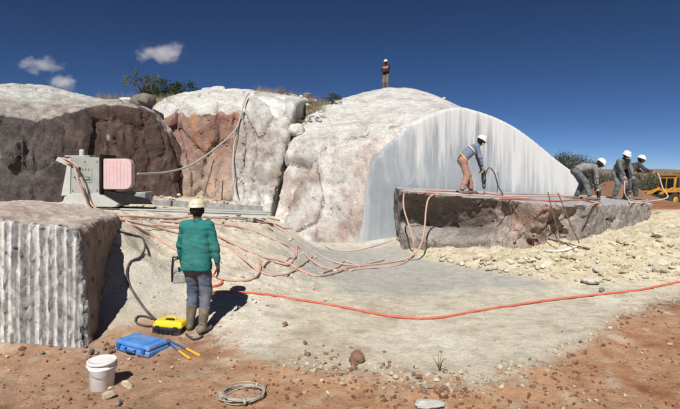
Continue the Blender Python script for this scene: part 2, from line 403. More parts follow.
V = np.stack([GX.ravel(), GY.ravel(), GZ.ravel()], 1); nx, ny = GX.shape
i = (np.arange(nx - 1)[:, None] * ny + np.arange(ny - 1)[None]).ravel(); Fq = np.stack([i, i + ny, i + ny + 1, i + 1], 1)
def ground_col(x, y, z):
    P = p3(x, y); e = soil_edge(x, y); n1 = fbm(P, .8, 5, 41); n2 = fbm(P, 3.5, 4, 42); n3 = fbm(P, .35, 4, 43)
    n4 = fbm(P, 1.7, 5, 44, .65); dust = np.tile(alb(214, 205, 184, .94), (len(P), 1)); dust = blend(dust, sstep(-.1, .45, n1), alb(228, 221, 204, .95)); dust = blend(dust, sstep(.05, .5, n2) * .55, alb(180, 160, 132)); dust = blend(dust, sstep(.05, .45, n4) * .45, alb(180, 166, 142)); dust = blend(dust, sstep(.1, .5, -n4) * .5, alb(230, 224, 208, .9))
    grey = alb(188, 188, 181)        # wet stone slurry lying in the low middle
    gm = sstep(8.3, 9.6, y + n3 * 1.4 + n4 * .5) * sstep(14.6, 13.2, y) * sstep(-1.9, -.6, x + n1 * .8 + (y - 9) * .1) * sstep(5.2, 3.6, x + n1)
    gm = np.maximum(gm, .45 * sstep(-3.9, -3.2, x) * sstep(-1.9, -2.7, x + n1) * sstep(6.3, 6.8, y) * sstep(8.6, 7.4, y))
    gm = np.maximum(gm, .6 * sstep(10.5, 12, y) * sstep(-2.4, -1.2, x))
    dust = blend(dust, gm * .8, grey); dust = blend(dust, sstep(.1, .4, n3 + .4 * n4) * sstep(9, 7, y) * .4, alb(190, 160, 130))
    up = sstep(7.6, 9.5, y) * sstep(-.6, -2, x); dust = blend(dust, up * (.35 + .5 * sstep(-.1, .4, n2)), alb(222, 210, 190, .88)); dust = blend(dust, up * sstep(.1, .5, n1), alb(160, 128, 108))
    sp = sstep(-.25, .35, y - np.interp(x, SPX, SPY) + .5 * n1) * sstep(1.5, 2.2, x); dust = blend(dust, sp * .85, np.array(alb(224, 211, 180, .84))); dust = blend(dust, sp * sstep(.05, .45, n2), alb(200, 180, 144)); dust = blend(dust, sp * sstep(.2, .5, -n2) * .7, alb(230, 222, 200, .84))
    red = np.tile(alb(200, 156, 120, .82), (len(P), 1)); red = blend(red, sstep(-.1, .5, n1), alb(178, 120, 86)); red = blend(red, sstep(.0, .5, n2) * .6, alb(214, 186, 156, .84)); red = blend(red, sstep(.15, .5, -n2) * .5, alb(112, 74, 56))
    lft = sstep(-.6, -2.2, x); red = blend(red, lft * .5, alb(176, 146, 124)); red = blend(red, lft * .55 * sstep(-.05, .35, n3 + .5 * n4), alb(208, 192, 170, .84)); red = blend(red, lft * .6 * sstep(.1, .4, -n4), alb(124, 94, 78)); red = blend(red, sstep(.15, .45, n4) * .35, alb(208, 184, 158))
    dk = np.exp(-((x - 5.7) / 1.0) ** 2 - ((y - 7.9) / .55) ** 2) * (.6 + .8 * n1); red = blend(red, np.clip(dk, 0, .8), alb(98, 74, 60))
    m = sstep(-1.0, 1.0, e); ly = sstep(.05, .35, n2 + n1 * .5) * sstep(1.3, .1, e); red = blend(red, ly * .75, alb(212, 194, 168, .84)); c = dust
    bk = sstep(16.5, 18.5, y) * sstep(4.6, 6.2, x + .0 * y); c = blend(c, bk, alb(176, 116, 80)); c = blend(c, bk * sstep(0, .4, n1), alb(128, 100, 80)); c = blend(c, bk * sstep(.1, .4, n2) * .6, alb(190, 156, 128)); c = blend(c, bk * sstep(22, 27, y) * .6, alb(132, 106, 88)); c = blend(c, bk * sstep(22, 27, y) * sstep(.0, .3, n2) * .7, alb(160, 140, 122))
    hl = sstep(16.5, 18, y) * sstep(1.5, .0, x); c = blend(c, hl, alb(150, 128, 102)); c = blend(c, hl * sstep(.0, .3, n1), alb(118, 100, 74)); c = blend(c, hl * sstep(.1, .4, n2) * .8, alb(190, 180, 165))
    far = sstep(45, 140, np.hypot(x, y)); c = blend(c, far, alb(150, 126, 98)); c = blend(c, far * sstep(0, .25, fbm(P, 1 / 160, 4, 47)), alb(112, 106, 80)); m = m * (1 - np.maximum(np.maximum(bk, hl), far))
    return c, red, m
gc1, gc2, gmx = ground_col(GX.ravel(), GY.ravel(), GZ.ravel()); ground = new_obj('ground', mesh_np('ground', V, Fq, gc1, True, gc2, gmx), M['ground']); tag(ground, 'bare quarry floor of red soil and pale stone dust', None, kind='structure')

# ------------------------------------------------------------------ bedrock
def plane(P, p0, n, k=None):
    n = np.asarray(n, float); n = n / np.linalg.norm(n); return (P - np.asarray(p0)) @ n
def wpts(L): return [tuple(at(*q)) for q in L]
def colour_white(V, Nn, seed=0):
    n1 = fbm(V, .7, 5, 51 + seed); n2 = fbm(V, 2.6, 5, 52 + seed); n3 = fbm(V * np.array([1, 1, .35]), 1.6, 4, 53 + seed)
    n4 = fbm(V, 6.5, 4, 54 + seed, .7); c = np.tile(alb(220, 219, 213), (len(V), 1)); c = blend(c, sstep(-.1, .4, n1) * .65, alb(190, 185, 178)); c = blend(c, sstep(.0, .4, n2) * .5, alb(196, 185, 173)); c = blend(c, sstep(.1, .5, n3) * .65, alb(170, 165, 158)); c = blend(c, sstep(.12, .45, n4) * .55, alb(150, 142, 134)); c = blend(c, sstep(.2, .5, -n4) * .5, alb(230, 228, 222))
    return c, n1, n2, n3

# dark weathered cliff on the left, under a bleached cap
HA = RBF(wpts([(-90, 122, 13), (-40, 118, 13.7), (0, 113, 14.4), (40, 119, 15), (75, 109, 15.4), (110, 103, 15.9), (150, 107, 16.5), (172, 117, 16.9), (0, 84, 18), (50, 86, 18.4), (90, 97, 19), (112, 103, 20), (150, 107, 20), (-80, 90, 17.5)]) + [(-14, 24, 4.8), (-8, 24, 4.9), (-5, 24, 4.6)])
nA = np.array([.46, -.87, .14]); nA /= np.linalg.norm(nA); pA = (-5.75, 16.75, 1.4)
HA = Grid2(HA, (-15, 11), (-4.5, 22))
fA = lambda P: smax(smax((P[:, 2] - HA(P[:, 0], P[:, 1])) * .8, plane(P, pA, nA), .22), smax(plane(P, (-5.72, 16.6, 2.95), (.88, .1, .47)), plane(P, (-5.6, 16.6, 2), (1, .1, 0)), .3), .25)
def nzA(P):
    return nzA0(P) * (.4 + .6 * sstep(.1, .8, HA(P[:, 0], P[:, 1]) - P[:, 2]))
def nzA0(P):
    st = fbm(P * np.array([1, 1, .33]), 2.6, 4, 61); f1, k1 = facets(P * np.array([1, 1, .4]), 1.5, 1, 1.0); return .12 * st + .11 * fbm(P, .8, 4, 62) + .11 * fbm(P * np.array([1, 1, .5]), 3.2, 4, 63, .6, True) + .10 * f1 + .07 * sstep(.1, 0, k1)
V, Q = sdf_mesh(fA, (-14.5, 11.2, .6), (-5.0, 21.5, 6.3), .085, nzA, .6)
Nn = vnormals(V, Q); c, n1, n2, n3 = colour_white(V, Nn, 1)
dA = plane(V, pA, nA); edge = .3 + .22 * n2 + .12 * n1
dk = np.tile(alb(100, 88, 84), (len(V), 1)); dk = blend(dk, sstep(-.1, .4, n3), alb(70, 62, 61)); dk = blend(dk, sstep(.05, .5, n2) * .6, alb(128, 108, 98)); dk = blend(dk, sstep(-8.2, -10, V[:, 0]) * .55, alb(104, 100, 98)); dk = blend(dk, sstep(.2, .5, n1) * sstep(-9, -6.5, V[:, 0]), alb(112, 72, 60))
c = blend(c, sstep(2.2, .3, -dA + n1) * .6, alb(170, 156, 146)); c = blend(c, sstep(.0, .5, n2 + n1) * sstep(2.0, .3, -dA) * .7, alb(140, 122, 110))
ew = (HA(V[:, 0], V[:, 1]) - V[:, 2]); m = sstep(-.08, .08, edge - (-dA) + .0) * sstep(.06, .22, ew + .12 * n2 + .02)
m = np.maximum(m, sstep(-6.6, -6.1, V[:, 0] + .2 * n2 - .2 * (V[:, 2] - 3)) * sstep(.04, .3, ew))
dk = blend(dk, sstep(.05, .45, fbm(V * np.array([1, 1, .3]), 6, 4, 64, .7)) * .45, alb(146, 134, 128)); dk = blend(dk, sstep(-9.2, -7.5, V[:, 0]) * .45, alb(112, 82, 72))
fv = facets(V * np.array([1, 1, .4]), 1.5, 1, 0.)[0]; gv = facets(V, 3.1, 21, 0.)[0]; dk *= (1 + .20 * fv + .13 * gv)[:, None]
cliff = new_obj('cliff_dark', mesh_np('cliff_dark', V, Q, c, False, dk, m), M['dark_rock']); tag(cliff, 'dark brown weathered cliff face under a bleached white rounded cap', None, kind='structure')

# red-brown face in the recess
HB = RBF(wpts([(140, 118, 17.8), (152, 112, 17.9), (168, 107, 17.9), (200, 105, 18), (238, 108, 17.6), (160, 101, 20), (185, 93, 20.5), (212, 88.5, 21), (248, 91, 21), (285, 97, 22)]) + [(-7, 26, 4.9), (-3, 26, 5.2)])
HB = Grid2(HB, (-9, 16), (-1, 24))
fB = lambda P: smax(smax((P[:, 2] - HB(P[:, 0], P[:, 1])) * .8, plane(P, (-5.5, 17.6, 1.4), (-.06, -.98, .12)), .3), np.maximum(plane(P, (-7.7, 18, 3), (-1, -.2, .2)), plane(P, (-2.2, 17, 3), (1, 0, 0))), .25)
def nzB(P):
    return nzB0(P) * (.4 + .6 * sstep(.1, .8, HB(P[:, 0], P[:, 1]) - P[:, 2]))
def nzB0(P):
    f1, k1 = facets(P * np.array([1, 1, .5]), .9, 2, 1.0); f2, k2 = facets(P * np.array([1, 1, .7]), 2.6, 3, 1.0); return .10 * fbm(P, .55, 4, 71) + .04 * fbm(P, 3.2, 4, 72) + .15 * f1 + .055 * f2 + .14 * sstep(.09, 0, k1) + .03 * sstep(.1, 0, k2)
V, Q = sdf_mesh(fB, (-8.2, 16.4, .7), (-1.6, 23, 6.6), .085, nzB, .6)
Nn = vnormals(V, Q); c, n1, n2, n3 = colour_white(V, Nn, 2)
rd = np.tile(alb(164, 132, 118), (len(V), 1)); rd = blend(rd, sstep(-.05, .4, n1), alb(138, 98, 84)); rd = blend(rd, sstep(.0, .4, n2) * .8, alb(186, 162, 148)); rd = blend(rd, sstep(.1, .4, -n2) * .5, alb(128, 88, 74)); rd = blend(rd, sstep(.15, .4, n3) * .8, alb(196, 140, 98)); rd = blend(rd, sstep(.2, .45, fbm(V * np.array([1, 1, .4]), 2.2, 4, 75)) * .8, alb(170, 104, 70)); rd = blend(rd, sstep(3.4, 1.6, V[:, 2] + n2 * 1.4) * .65, alb(196, 176, 160))
ew = HB(V[:, 0], V[:, 1]) - V[:, 2]; m = sstep(.15, .5, ew + .35 * n2 + .2 * n1) * sstep(.75, .45, -plane(V, (-5.5, 17.6, 1.4), (-.06, -.98, .12)) + .1 * n2 - .35 * 0); fv = facets(V * np.array([1, 1, .5]), .9, 2, 0.)[0]; gv = facets(V, 3.1, 22, 0.)[0]; rd *= (1 + .20 * fv + .13 * gv)[:, None]
red_face = new_obj('cliff_red', mesh_np('cliff_red', V, Q, c, False, rd, m), M['red_rock']); tag(red_face, 'red brown rock face in the recess under a white ledge', None, kind='structure')

# tall pale slab with a rounded top
HC = RBF(wpts([(232, 103, 16.9), (245, 98.5, 17), (270, 97.5, 17.1), (300, 104, 17.1), (275, 93.5, 19), (250, 93, 20), (300, 97, 20)]) + [(-3.4, 16, 4.6), (-1.6, 16, 4.4)])
HC = Grid2(HC, (-5, 14), (-0.5, 21))
fC = lambda P: smax(smax((P[:, 2] - HC(P[:, 0], P[:, 1])) * .8, plane(P, (-2.6, 15.45, .9), (.06, -.94, .33)), .45), smax(plane(P, (-3.46, 16, 3), (-1, -.02, .07)), plane(P, (-1.70, 16.5, 3.9), (.97, -.05, -.16)), .15), .14)
def nzC(P):
    return nzC0(P) * (.4 + .6 * sstep(.1, .8, HC(P[:, 0], P[:, 1]) - P[:, 2]))
def nzC0(P):
    f1, k1 = facets(P * np.array([1, 1, .35]), .95, 4, 1.0); f2, k2 = facets(P * np.array([1, 1, .7]), 2.6, 5, 1.0); return .07 * fbm(P, .8, 4, 81) + .035 * fbm(P, 3.4, 4, 82) + .09 * f1 + .026 * f2 + .13 * sstep(.07, 0, k1) + .03 * sstep(.1, 0, k2)
V, Q = sdf_mesh(fC, (-4.1, 14.7, .2), (-1.0, 20.5, 5.9), .07, nzC, .6)
Nn = vnormals(V, Q); c, n1, n2, n3 = colour_white(V, Nn, 3)
zf = sstep(4.6, 3.6, V[:, 2] + .5 * n2); n5 = fbm(V * np.array([1, 1, .6]), 3.8, 5, 85, .65); c = blend(c, zf * sstep(-.25, .3, n1 + .3 * n2) * .55, alb(180, 162, 150)); c = blend(c, zf * sstep(.0, .3, n5) * .6, alb(158, 132, 120)); c = blend(c, zf * sstep(.1, .4, n2) * .5, alb(150, 122, 110)); c = blend(c, zf * sstep(.22, .4, -n5) * .7, alb(216, 208, 198)); c = blend(c, zf * sstep(.3, .5, n3) * .7, alb(200, 172, 140))
fv = facets(V * np.array([1, 1, .35]), .95, 4, 0.)[0]; gv = facets(V, 3.1, 23, 0.)[0]; c *= (1 + .20 * fv + .13 * gv)[:, None]
pale = new_obj('cliff_pale', mesh_np('cliff_pale', V, Q, c, False), M['rock']); tag(pale, 'tall pale rock slab with pinkish stains and rounded white top', None, kind='structure')

# the white dome with the sawn face
SP0 = np.array((.52, 14.4, 0)); SP1 = np.array((8.6, 17.3, 0)); sd = (SP1 - SP0) / np.linalg.norm(SP1 - SP0); sn = np.array((sd[1], -sd[0], -.015))
def sawpt(px, py):
    r = (px - HX) / F; t = (r * SP0[1] - SP0[0]) / ((SP1 - SP0)[0] - r * (SP1 - SP0)[1]); Y = SP0[1] + t * (SP1 - SP0)[1]; return tuple(at(px, py, Y))
hd = [sawpt(*q) for q in [(382, 132), (397, 126), (415, 121), (432, 113.5), (457, 107), (475, 110.5), (490, 115.5), (515, 127.5), (535, 142), (557, 160), (575, 173), (595, 186)]]
hd += wpts([(284, 142, 16.1), (300, 138, 15.9), (325, 138, 15.6), (350, 139, 15.3), (372, 133, 15.2), (305, 125, 17.2), (316, 112, 18.5), (328, 103.5, 21), (342, 97.5, 23.5), (360, 93.5, 25.5), (386, 91.5, 27), (415, 93.5, 26.5), (400, 92, 27), (432, 97.5, 25.5), (450, 103.5, 24), (350, 116, 18.5), (390, 109, 19), (385, 98, 22.5), (430, 106, 18.5), (440, 102, 21), (470, 113, 20), (510, 133, 21), (550, 164, 21), (575, 182, 21)])
hd += [(2.6, 31, 6.0), (0, 31, 4.6), (6.3, 29, 5.15), (7.5, 32, 3.5), (9, 26, .8), (-2, 26, 4.8), (3, 36, 4)]
HD = Grid2(RBF(hd), (-5, 13), (9.5, 37), .12)
YF = RBF([(-2.2, 3.3, 16.0), (-1.9, 1.6, 15.3), (-1.7, .6, 14.7), (-1.3, 3.4, 15.75), (-1.2, 2, 15.1), (-.9, 1, 14.5), (-.85, .1, 14.1), (-.2, .1, 14.36), (-.3, 1.4, 14.65), (-.4, 3.3, 15.3), (.3, 3.3, 15.0), (.3, 1.5, 14.62), (.5, .1, 14.44), (.62, 1.2, 14.5), (.93, 2.5, 14.55), (1.3, 3.2, 14.8), (1.75, 3.75, 15.05), (3, 4, 14.6), (3, 1, 13.8), (8, 2, 14.5)])
YF = Grid2(YF, (-5, -1), (9.5, 8), .12)
fD0 = lambda P: smax((P[:, 2] - HD(P[:, 0], P[:, 1])) * .82, np.maximum(np.maximum((YF(P[:, 0], P[:, 2]) - P[:, 1]) * .82, plane(P, (-1.64, 16.4, 3.4), (-.97, .1, .14))), P[:, 0] - 8.62), .3)
def nzD(P):
    f1, k1 = facets(P * np.array([1, 1, .5]), .72, 6, 1.0); f2, k2 = facets(P * np.array([1, 1, .7]), 2.4, 7, 1.0)
    lo = sstep(4.2, 3.0, P[:, 2]); return (1 - .85 * sstep(3.2, 5.2, P[:, 0])) * (.08 * fbm(P, .75, 4, 91) + .035 * fbm(P, 3.2, 4, 92) + (.03 + .08 * lo) * f1 + (.008 + .022 * lo) * f2 + (.03 + .10 * lo) * sstep(.07, 0, k1) + .025 * lo * sstep(.1, 0, k2) + .02 * fbm(P, 5.5, 3, 93, ridge=True))
def fDall(P):
    d = fD0(P); m = np.abs(d) < .6; s = plane(P, SP0, sn)
    if m.any(): d[m] += nzD(P[m]) * (.2 + .8 * sstep(.05, .7, np.abs(s[m])))
    ms = np.abs(s) < .3
    s[ms] += .02 * fbm(P[ms] * np.array([1, 1, .25]), 1.1, 3, 95) + .012 * fbm(P[ms] * np.array([1, 1, .15]), 6, 2, 96)
    return np.maximum(d, s)
V, Q = sdf_mesh(fDall, (-2.6, 13.2, -.25), (9.0, 23.2, 6.7), .065, margin=.4)
V2, Q2 = sdf_mesh(fDall, (-4.6, 22.9, 1.0), (9.0, 36, 7.6), .17, margin=.4)
Nn = vnormals(V, Q); c, n1, n2, n3 = colour_white(V, Nn, 4)
n5 = fbm(V * np.array([1, 1, .6]), 3.4, 5, 97, .65); fr = sstep(3.6, 2.9, V[:, 2] + .35 * n2); c = blend(c, fr * .3, alb(190, 182, 174)); c = blend(c, fr * sstep(.05, .35, n5) * .55, alb(158, 142, 132)); c = blend(c, fr * sstep(.1, .35, -n5) * .6, alb(218, 213, 206))
br = lambda px, py, Y, r: np.exp(-(((V - at(px, py, Y)) / np.array(r)) ** 2).sum(1)) * (.55 + 1.3 * n2 + 1.2 * n5)
c = blend(c, np.clip(br(306, 178, 15.2, (.55, .9, .4)), 0, .75), alb(150, 120, 104)); c = blend(c, np.clip(br(290, 200, 15, (.5, .9, .5)), 0, .7), alb(160, 132, 118))
c = blend(c, np.clip(br(358, 238, 14.3, (.6, .9, .28)), 0, .85), alb(140, 106, 90)); c = blend(c, np.clip(br(395, 128, 15.6, (.5, .6, .12)), 0, .8), alb(132, 110, 100))
sdist = -plane(V, SP0, sn); c = blend(c, sstep(.75, .1, sdist + .3 * n2) * sstep(3.6, 2.6, V[:, 2]) * np.clip(.45 + n5, 0, .8), alb(168, 140, 126)); c = blend(c, sstep(.2, .5, n2 + .5 * n3) * fr * .4, alb(150, 142, 136))
topg = sstep(3.2, 3.8, V[:, 2]) * sstep(.12, .4, n1 + .3 * n2); c = blend(c, topg * .5, alb(178, 172, 164))
fv = facets(V * np.array([1, 1, .5]), .72, 6, 0.)[0]; gv = facets(V * np.array([1, 1, .7]), 2.4, 7, 0.)[0]; c *= (1 + (.07 + .10 * fr) * fv + (.04 + .09 * fr) * gv)[:, None]
Qc = V[Q].mean(1); nf = np.cross(V[Q[:, 2]] - V[Q[:, 0]], V[Q[:, 3]] - V[Q[:, 1]]); nf /= np.maximum(np.linalg.norm(nf, axis=1)[:, None], 1e-9)
issaw = (np.abs(plane(Qc, SP0, sn)) < .09) & (nf @ sn > .8)
def submesh(name, V, Q, c, mix, smooth=True):
    u, inv = np.unique(Q, return_inverse=True); me = mesh_np(name, V[u], inv.reshape(Q.shape), c[u], smooth, None, mix[u]); me.attributes.new('Rim', 'FLOAT', 'POINT').data.foreach_set('value', (HD(V[u][:, 0], V[u][:, 1]) - V[u][:, 2] - .9 * sstep(4.0, 7.0, V[u][:, 0]) + 1.8 * sstep(2.6, 1.3, V[u][:, 0])).astype(np.float32)); return me
smask = sstep(.065, .028, np.abs(plane(V, SP0, sn)))
c2 = colour_white(V2, None, 5)[0]
# sawn stone: grey with slurry runs
def sawn_mat():
    m, nt, b = nodemat('sawn_stone'); v = coords(nt); vs = coords(nt, (1, 1, .07)); vm = coords(nt, (1, 1, .22))
    n1 = noise(nt, vs, 3.2, 5, .6, .25); n2 = noise(nt, vs, 9, 4, .65, .2); n3 = noise(nt, v, .8, 5, .6); n4 = noise(nt, v, 60, 3, .7); n5 = noise(nt, vm, 1.5, 4, .55, .6)
    rim = N(nt, 'ShaderNodeAttribute', attribute_name='Rim').outputs['Fac']
    def runs(scale, reach, amt, c, col, wob=.05):
        """each run starts at the rim and ends at its own length"""
        n_ = noise(nt, coords(nt, (1, 1, wob)), scale, 4, .6, .3); ln_ = N(nt, 'ShaderNodeMath', operation='MULTIPLY_ADD'); nt.links.new(ramp(nt, n_, [(.43, 0.0), (.70, 1.0)]), ln_.inputs[0]); ln_.inputs[1].default_value = reach; ln_.inputs[2].default_value = -.1
        df = N(nt, 'ShaderNodeMath', operation='SUBTRACT'); nt.links.new(ln_.outputs[0], df.inputs[0]); nt.links.new(rim, df.inputs[1]); mr = N(nt, 'ShaderNodeMapRange'); nt.links.new(df.outputs[0], mr.inputs[0]); mr.inputs[1].default_value = -.5; mr.inputs[2].default_value = .9; mr.inputs[4].default_value = amt
        return mixc(nt, mr.outputs[0], c, col)
    c = mixc(nt, ramp(nt, n3, [(.3, 0.0), (.7, 1.0)]), alb(158, 166, 172), alb(184, 189, 192))
    c = mixc(nt, ramp(nt, n1, [(.30, .45), (.46, 0.0)]), c, alb(146, 153, 160)); c = mixc(nt, ramp(nt, n5, [(.50, 0.0), (.58, .45), (.66, .0)]), c, alb(212, 214, 214))
    c = runs(1.3, 3.2, .4, c, alb(218, 220, 219)); c = runs(4.0, 3.4, .85, c, alb(234, 234, 231)); c = runs(10.0, 2.8, .5, c, alb(236, 236, 234), .03)
    c = mixc(nt, ramp(nt, noise(nt, coords(nt, (1, 1, .05)), 6.5, 4, .6, .3), [(.62, 0.0), (.70, .5)]), c, alb(150, 140, 132))
    c = mixc(nt, 1, c, ramp(nt, n4, [(.3, .86), (.7, 1.08)]), 'MULTIPLY')
    rc = N(nt, 'ShaderNodeAttribute', attribute_name='Col'); mk = N(nt, 'ShaderNodeAttribute', attribute_name='Mix'); r1 = noise(nt, v, 17, 8, .7); r2 = noise(nt, v, 4, 5, .62); r3 = noise(nt, v, 90, 3, .7)
    k = rc.outputs[0]
    for q, lo_, hi_ in ((r1, .64, 1.25), (r2, .78, 1.12), (r3, .82, 1.14)): k = mixc(nt, 1, k, ramp(nt, q, [(.27, lo_), (.5, 1.0), (.74, hi_)]), 'MULTIPLY')
    c = mixc(nt, mk.outputs['Fac'], k, c)
    nt.links.new(c, b.inputs['Base Color']); b.inputs['Roughness'].default_value = .85; b.inputs['Specular IOR Level'].default_value = .25
    inv = N(nt, 'ShaderNodeMath', operation='SUBTRACT'); inv.inputs[0].default_value = 1.0; nt.links.new(mk.outputs['Fac'], inv.inputs[1])
    def gate(h_): g_ = N(nt, 'ShaderNodeMath', operation='MULTIPLY'); nt.links.new(h_, g_.inputs[0]); nt.links.new(inv.outputs[0], g_.inputs[1]); return g_.outputs[0]
    bump(nt, b, [(n2, .25, .02), (n4, .2, .004), (gate(r2), .6, .05), (gate(r1), .8, .03), (gate(r3), .5, .009)]); return m
M['sawn'] = sawn_mat()
dome = new_obj('rock_dome', submesh('rock_dome', V, Q[~issaw], c, smask, False), M['sawn']); tag(dome, 'great white granite dome with a sawn face on its right', None, kind='structure')
back = new_obj('rock_dome_back', mesh_np('rock_dome_back', V2, Q2, c2, True, None, np.zeros(len(V2))), M['sawn'], dome)
sawn = new_obj('sawn_face', submesh('sawn_face', V, Q[issaw], c, smask), M['sawn'], dome); sawn['label'] = 'smooth grey sawn face streaked with white slurry runs'
def surf_z(x, y):
    """top of whatever stands at x, y: ground or bedrock"""
    z = gz(x, y); zz = np.linspace(z, 8, 260); P = np.stack([np.full(260, x), np.full(260, y), zz], 1); best = z
    for f in (fDall, fC, fB, fA):
        i = np.nonzero(f(P) < 0)[0]
        if len(i): best = max(best, zz[i[-1]])
    return best
# ------------------------------------------------------------------ the freed slab the drillers stand on
E1 = np.array((1.69, 12.5)); E3 = np.array((4.88, 11.0)); E4 = np.array((9.5, 14.5))
def slab_top(x, y): return 1.68 - .065 * (x - 1.69) + .03 * (y - 12.5)
def fE(P):
    x, y, z = P.T; t = slab_top(x, y) - z
    pr = np.interp(t, [-1, .10, .2, .45, .95, 1.08, 1.25, 1.6], [0, 0, -.24, -.52, -.80, -.38, -.14, -.3])
    d1 = E3 - E1; L1 = np.linalg.norm(d1); s1 = ((x - E1[0]) * d1[0] + (y - E1[1]) * d1[1]) / L1 ** 2
    P2 = p3(x, y, z); arch = fbm(np.stack([s1 * 3, z * 0, z * 0 + 3], 1), 1.1, 3, 111) * .22
    t1 = t + arch + .25 * sstep(.3, .75, s1); pr1 = np.interp(t1, [-1, .10, .2, .45, .95, 1.08, 1.25, 1.6], [0, 0, -.24, -.52, -.80, -.38, -.14, -.3])
    w1 = sstep(.88, .62, s1 + .1 * t)
    n1 = np.array((d1[1], -d1[0])) / L1; a = (x - E1[0]) * n1[0] + (y - E1[1]) * n1[1] - pr1 * w1 - (1 - w1) * .10 * t
    d2 = E4 - E3; L2 = np.linalg.norm(d2); s2 = ((x - E3[0]) * d2[0] + (y - E3[1]) * d2[1]) / L2 ** 2
    w2 = sstep(.36, .10, s2 + .13 * t); n2 = np.array((d2[1], -d2[0])) / L2
    b = (x - E3[0]) * n2[0] + (y - E3[1]) * n2[1] + w2 * np.interp(t, [0, .06, .3, 1.0], [0, 0, .35, .6]) + .12 * np.clip(t, 0, 1)
    sides = smax(smax(a, b, .1), np.maximum(np.maximum(plane(P, (9.48, 14.5, 1), (.97, -.22, -.2)), plane(P, (1.66, 13, 1), (-1, 0, -.05))), plane(P, SP0 - sn * .0 + sn * .16, -sn)), .05)
    return sides, -t
def fEall(P):
    a, b = fE(P); m = np.abs(a) < .6
    amp = .6 + .9 * np.exp(-((P[m][:, 0] - 4.9) / .9) ** 2)
    f1, k1 = facets(P[m] * np.array([1, 1, .6]), 1.4, 8, 1.2); f2, k2 = facets(P[m], 3.6, 9, 1.2)
    a[m] += amp * (.09 * f1 + .045 * f2 + .09 * sstep(.1, 0, k1) + .03 * sstep(.1, 0, k2) + .05 * fbm(P[m], 1.3, 4, 112) + .05 * fbm(P[m], 4, 3, 113, ridge=True) + .03 * fbm(P[m], 9, 2, 114))
    b = b + .012 * fbm(P, 2.5, 3, 115) + .10 * np.exp(-((P[:, 0] - 5.0) / .35) ** 2 - ((P[:, 1] - 11.3) / .3) ** 2)
    return np.maximum(smax(a, b, .04), -.3 - P[:, 2])
V, Q = sdf_mesh(fEall, (1.2, 10.5, -.4), (10.3, 17.9, 2.0), .055, margin=.45)
Nn = vnormals(V, Q); n1 = fbm(V, 1.0, 5, 116); n2 = fbm(V, 3.4, 5, 117); n3 = fbm(V * np.array([1, 1, 2.4]), 1.4, 4, 118)
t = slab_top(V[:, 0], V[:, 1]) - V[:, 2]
c = np.tile(alb(158, 146, 136), (len(V), 1)); c = blend(c, sstep(-.1, .4, n1) * .6, alb(182, 172, 162)); c = blend(c, sstep(.05, .4, n2) * .6, alb(140, 122, 112)); c = blend(c, sstep(.2, .5, n3) * .6, alb(120, 110, 104))
pk = np.exp(-((V[:, 0] - 4.7) / .8) ** 2); c = blend(c, pk * .8, alb(212, 188, 172)); fv = facets(V * np.array([1, 1, .6]), 1.4, 8, 0.)[0]; gv = facets(V, 3.6, 9, 0.)[0]; c = blend(c, pk * sstep(.1, .4, gv) * .7, alb(158, 112, 94)); c *= (1 + .2 * fv + .16 * gv)[:, None]
patina_shade = sstep(1.05, .8, t + .25 * n1) * sstep(4.5, 4.0, V[:, 0] + .5 * t); c = blend(c, patina_shade * .7, alb(108, 98, 93)); low = sstep(.8, 1.05, t + .25 * n1) * sstep(4.6, 4.0, V[:, 0]); c = blend(c, low * .5, alb(180, 174, 166)); lt = sstep(5.6, 6.2, V[:, 0] - .3 * t + .3 * n1); c = blend(c, lt * .55, alb(184, 180, 174)); n5 = fbm(V, 7, 4, 119, .7); c = blend(c, sstep(.1, .4, n5) * .5, alb(110, 100, 94)); c = blend(c, sstep(.15, .4, -n5) * .45, alb(206, 196, 186))  # undercut front darkened: shade painted in along with patina, bulge below lighter as sunlit
top = sstep(.07, .02, t) * sstep(.6, .85, Nn[:, 2]); tc = np.tile(alb(198, 199, 200), (len(V), 1)); tc = blend(tc, sstep(0, .4, n2) * .6, alb(174, 176, 180)); tc = blend(tc, sstep(.1, .5, n1) * .5, alb(206, 204, 200))
c = c * (1 - top[:, None]) + tc * top[:, None]
M['slab'] = rock_mat('slab_rock', 18, .46, 1.0, cracks=1.6)
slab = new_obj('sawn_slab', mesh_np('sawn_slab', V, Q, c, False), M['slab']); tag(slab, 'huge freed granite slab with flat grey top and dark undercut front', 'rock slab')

# ------------------------------------------------------------------ drilled block at the left edge
gx = -3.24 - np.cumsum(rng.uniform(.088, .132, 26)); gd = rng.uniform(.014, .024, 26); gw = rng.uniform(.25, 1, 26)
def fF(P):
    x, y, z = P.T; top = 1.38 + .17 * np.clip((-3.2 - x) / 1.1, -.4, 2) + .02 * np.sin(x * 5) - .05 * np.clip(y - 7.2, 0, 2)
    d = smax(smax((z - top) * .95, 6.0 - y, .05), smax(plane(P, (-3.24, 6, 1), (.97, .25, .1)), y - 8.7, .1), .14)
    m = np.abs(d) < .4; q = P[m]
    d[m] += .05 * fbm(q, 1.6, 4, 121) * sstep(6.0, 6.6, q[:, 1]) + .05 * fbm(q, 3.2, 4, 122) * sstep(6.0, 6.3, q[:, 1]) + .016 * fbm(q, 9, 3, 123)
    f = y < 6.12; g = np.full(f.sum(), 9.)
    for a, r in zip(gx, gd):
        g = np.minimum(g, np.hypot(x[f] - a - .006 * (z[f] - .7) * math.sin(a * 9), y[f] - 5.998) - r - .006)
    q = P[f]; d[f] += .014 * facets(q * np.array([1.3, 1, .7]), 11, 31, 1.2)[0] + .012 * fbm(q, 9, 3, 128); d[f] = smax(d[f], -g, .004); return d
V, Q = sdf_mesh(fF, (-5.5, 5.9, -.15), (-2.95, 8.8, 1.85), (.0125, .03, .03), margin=.12)
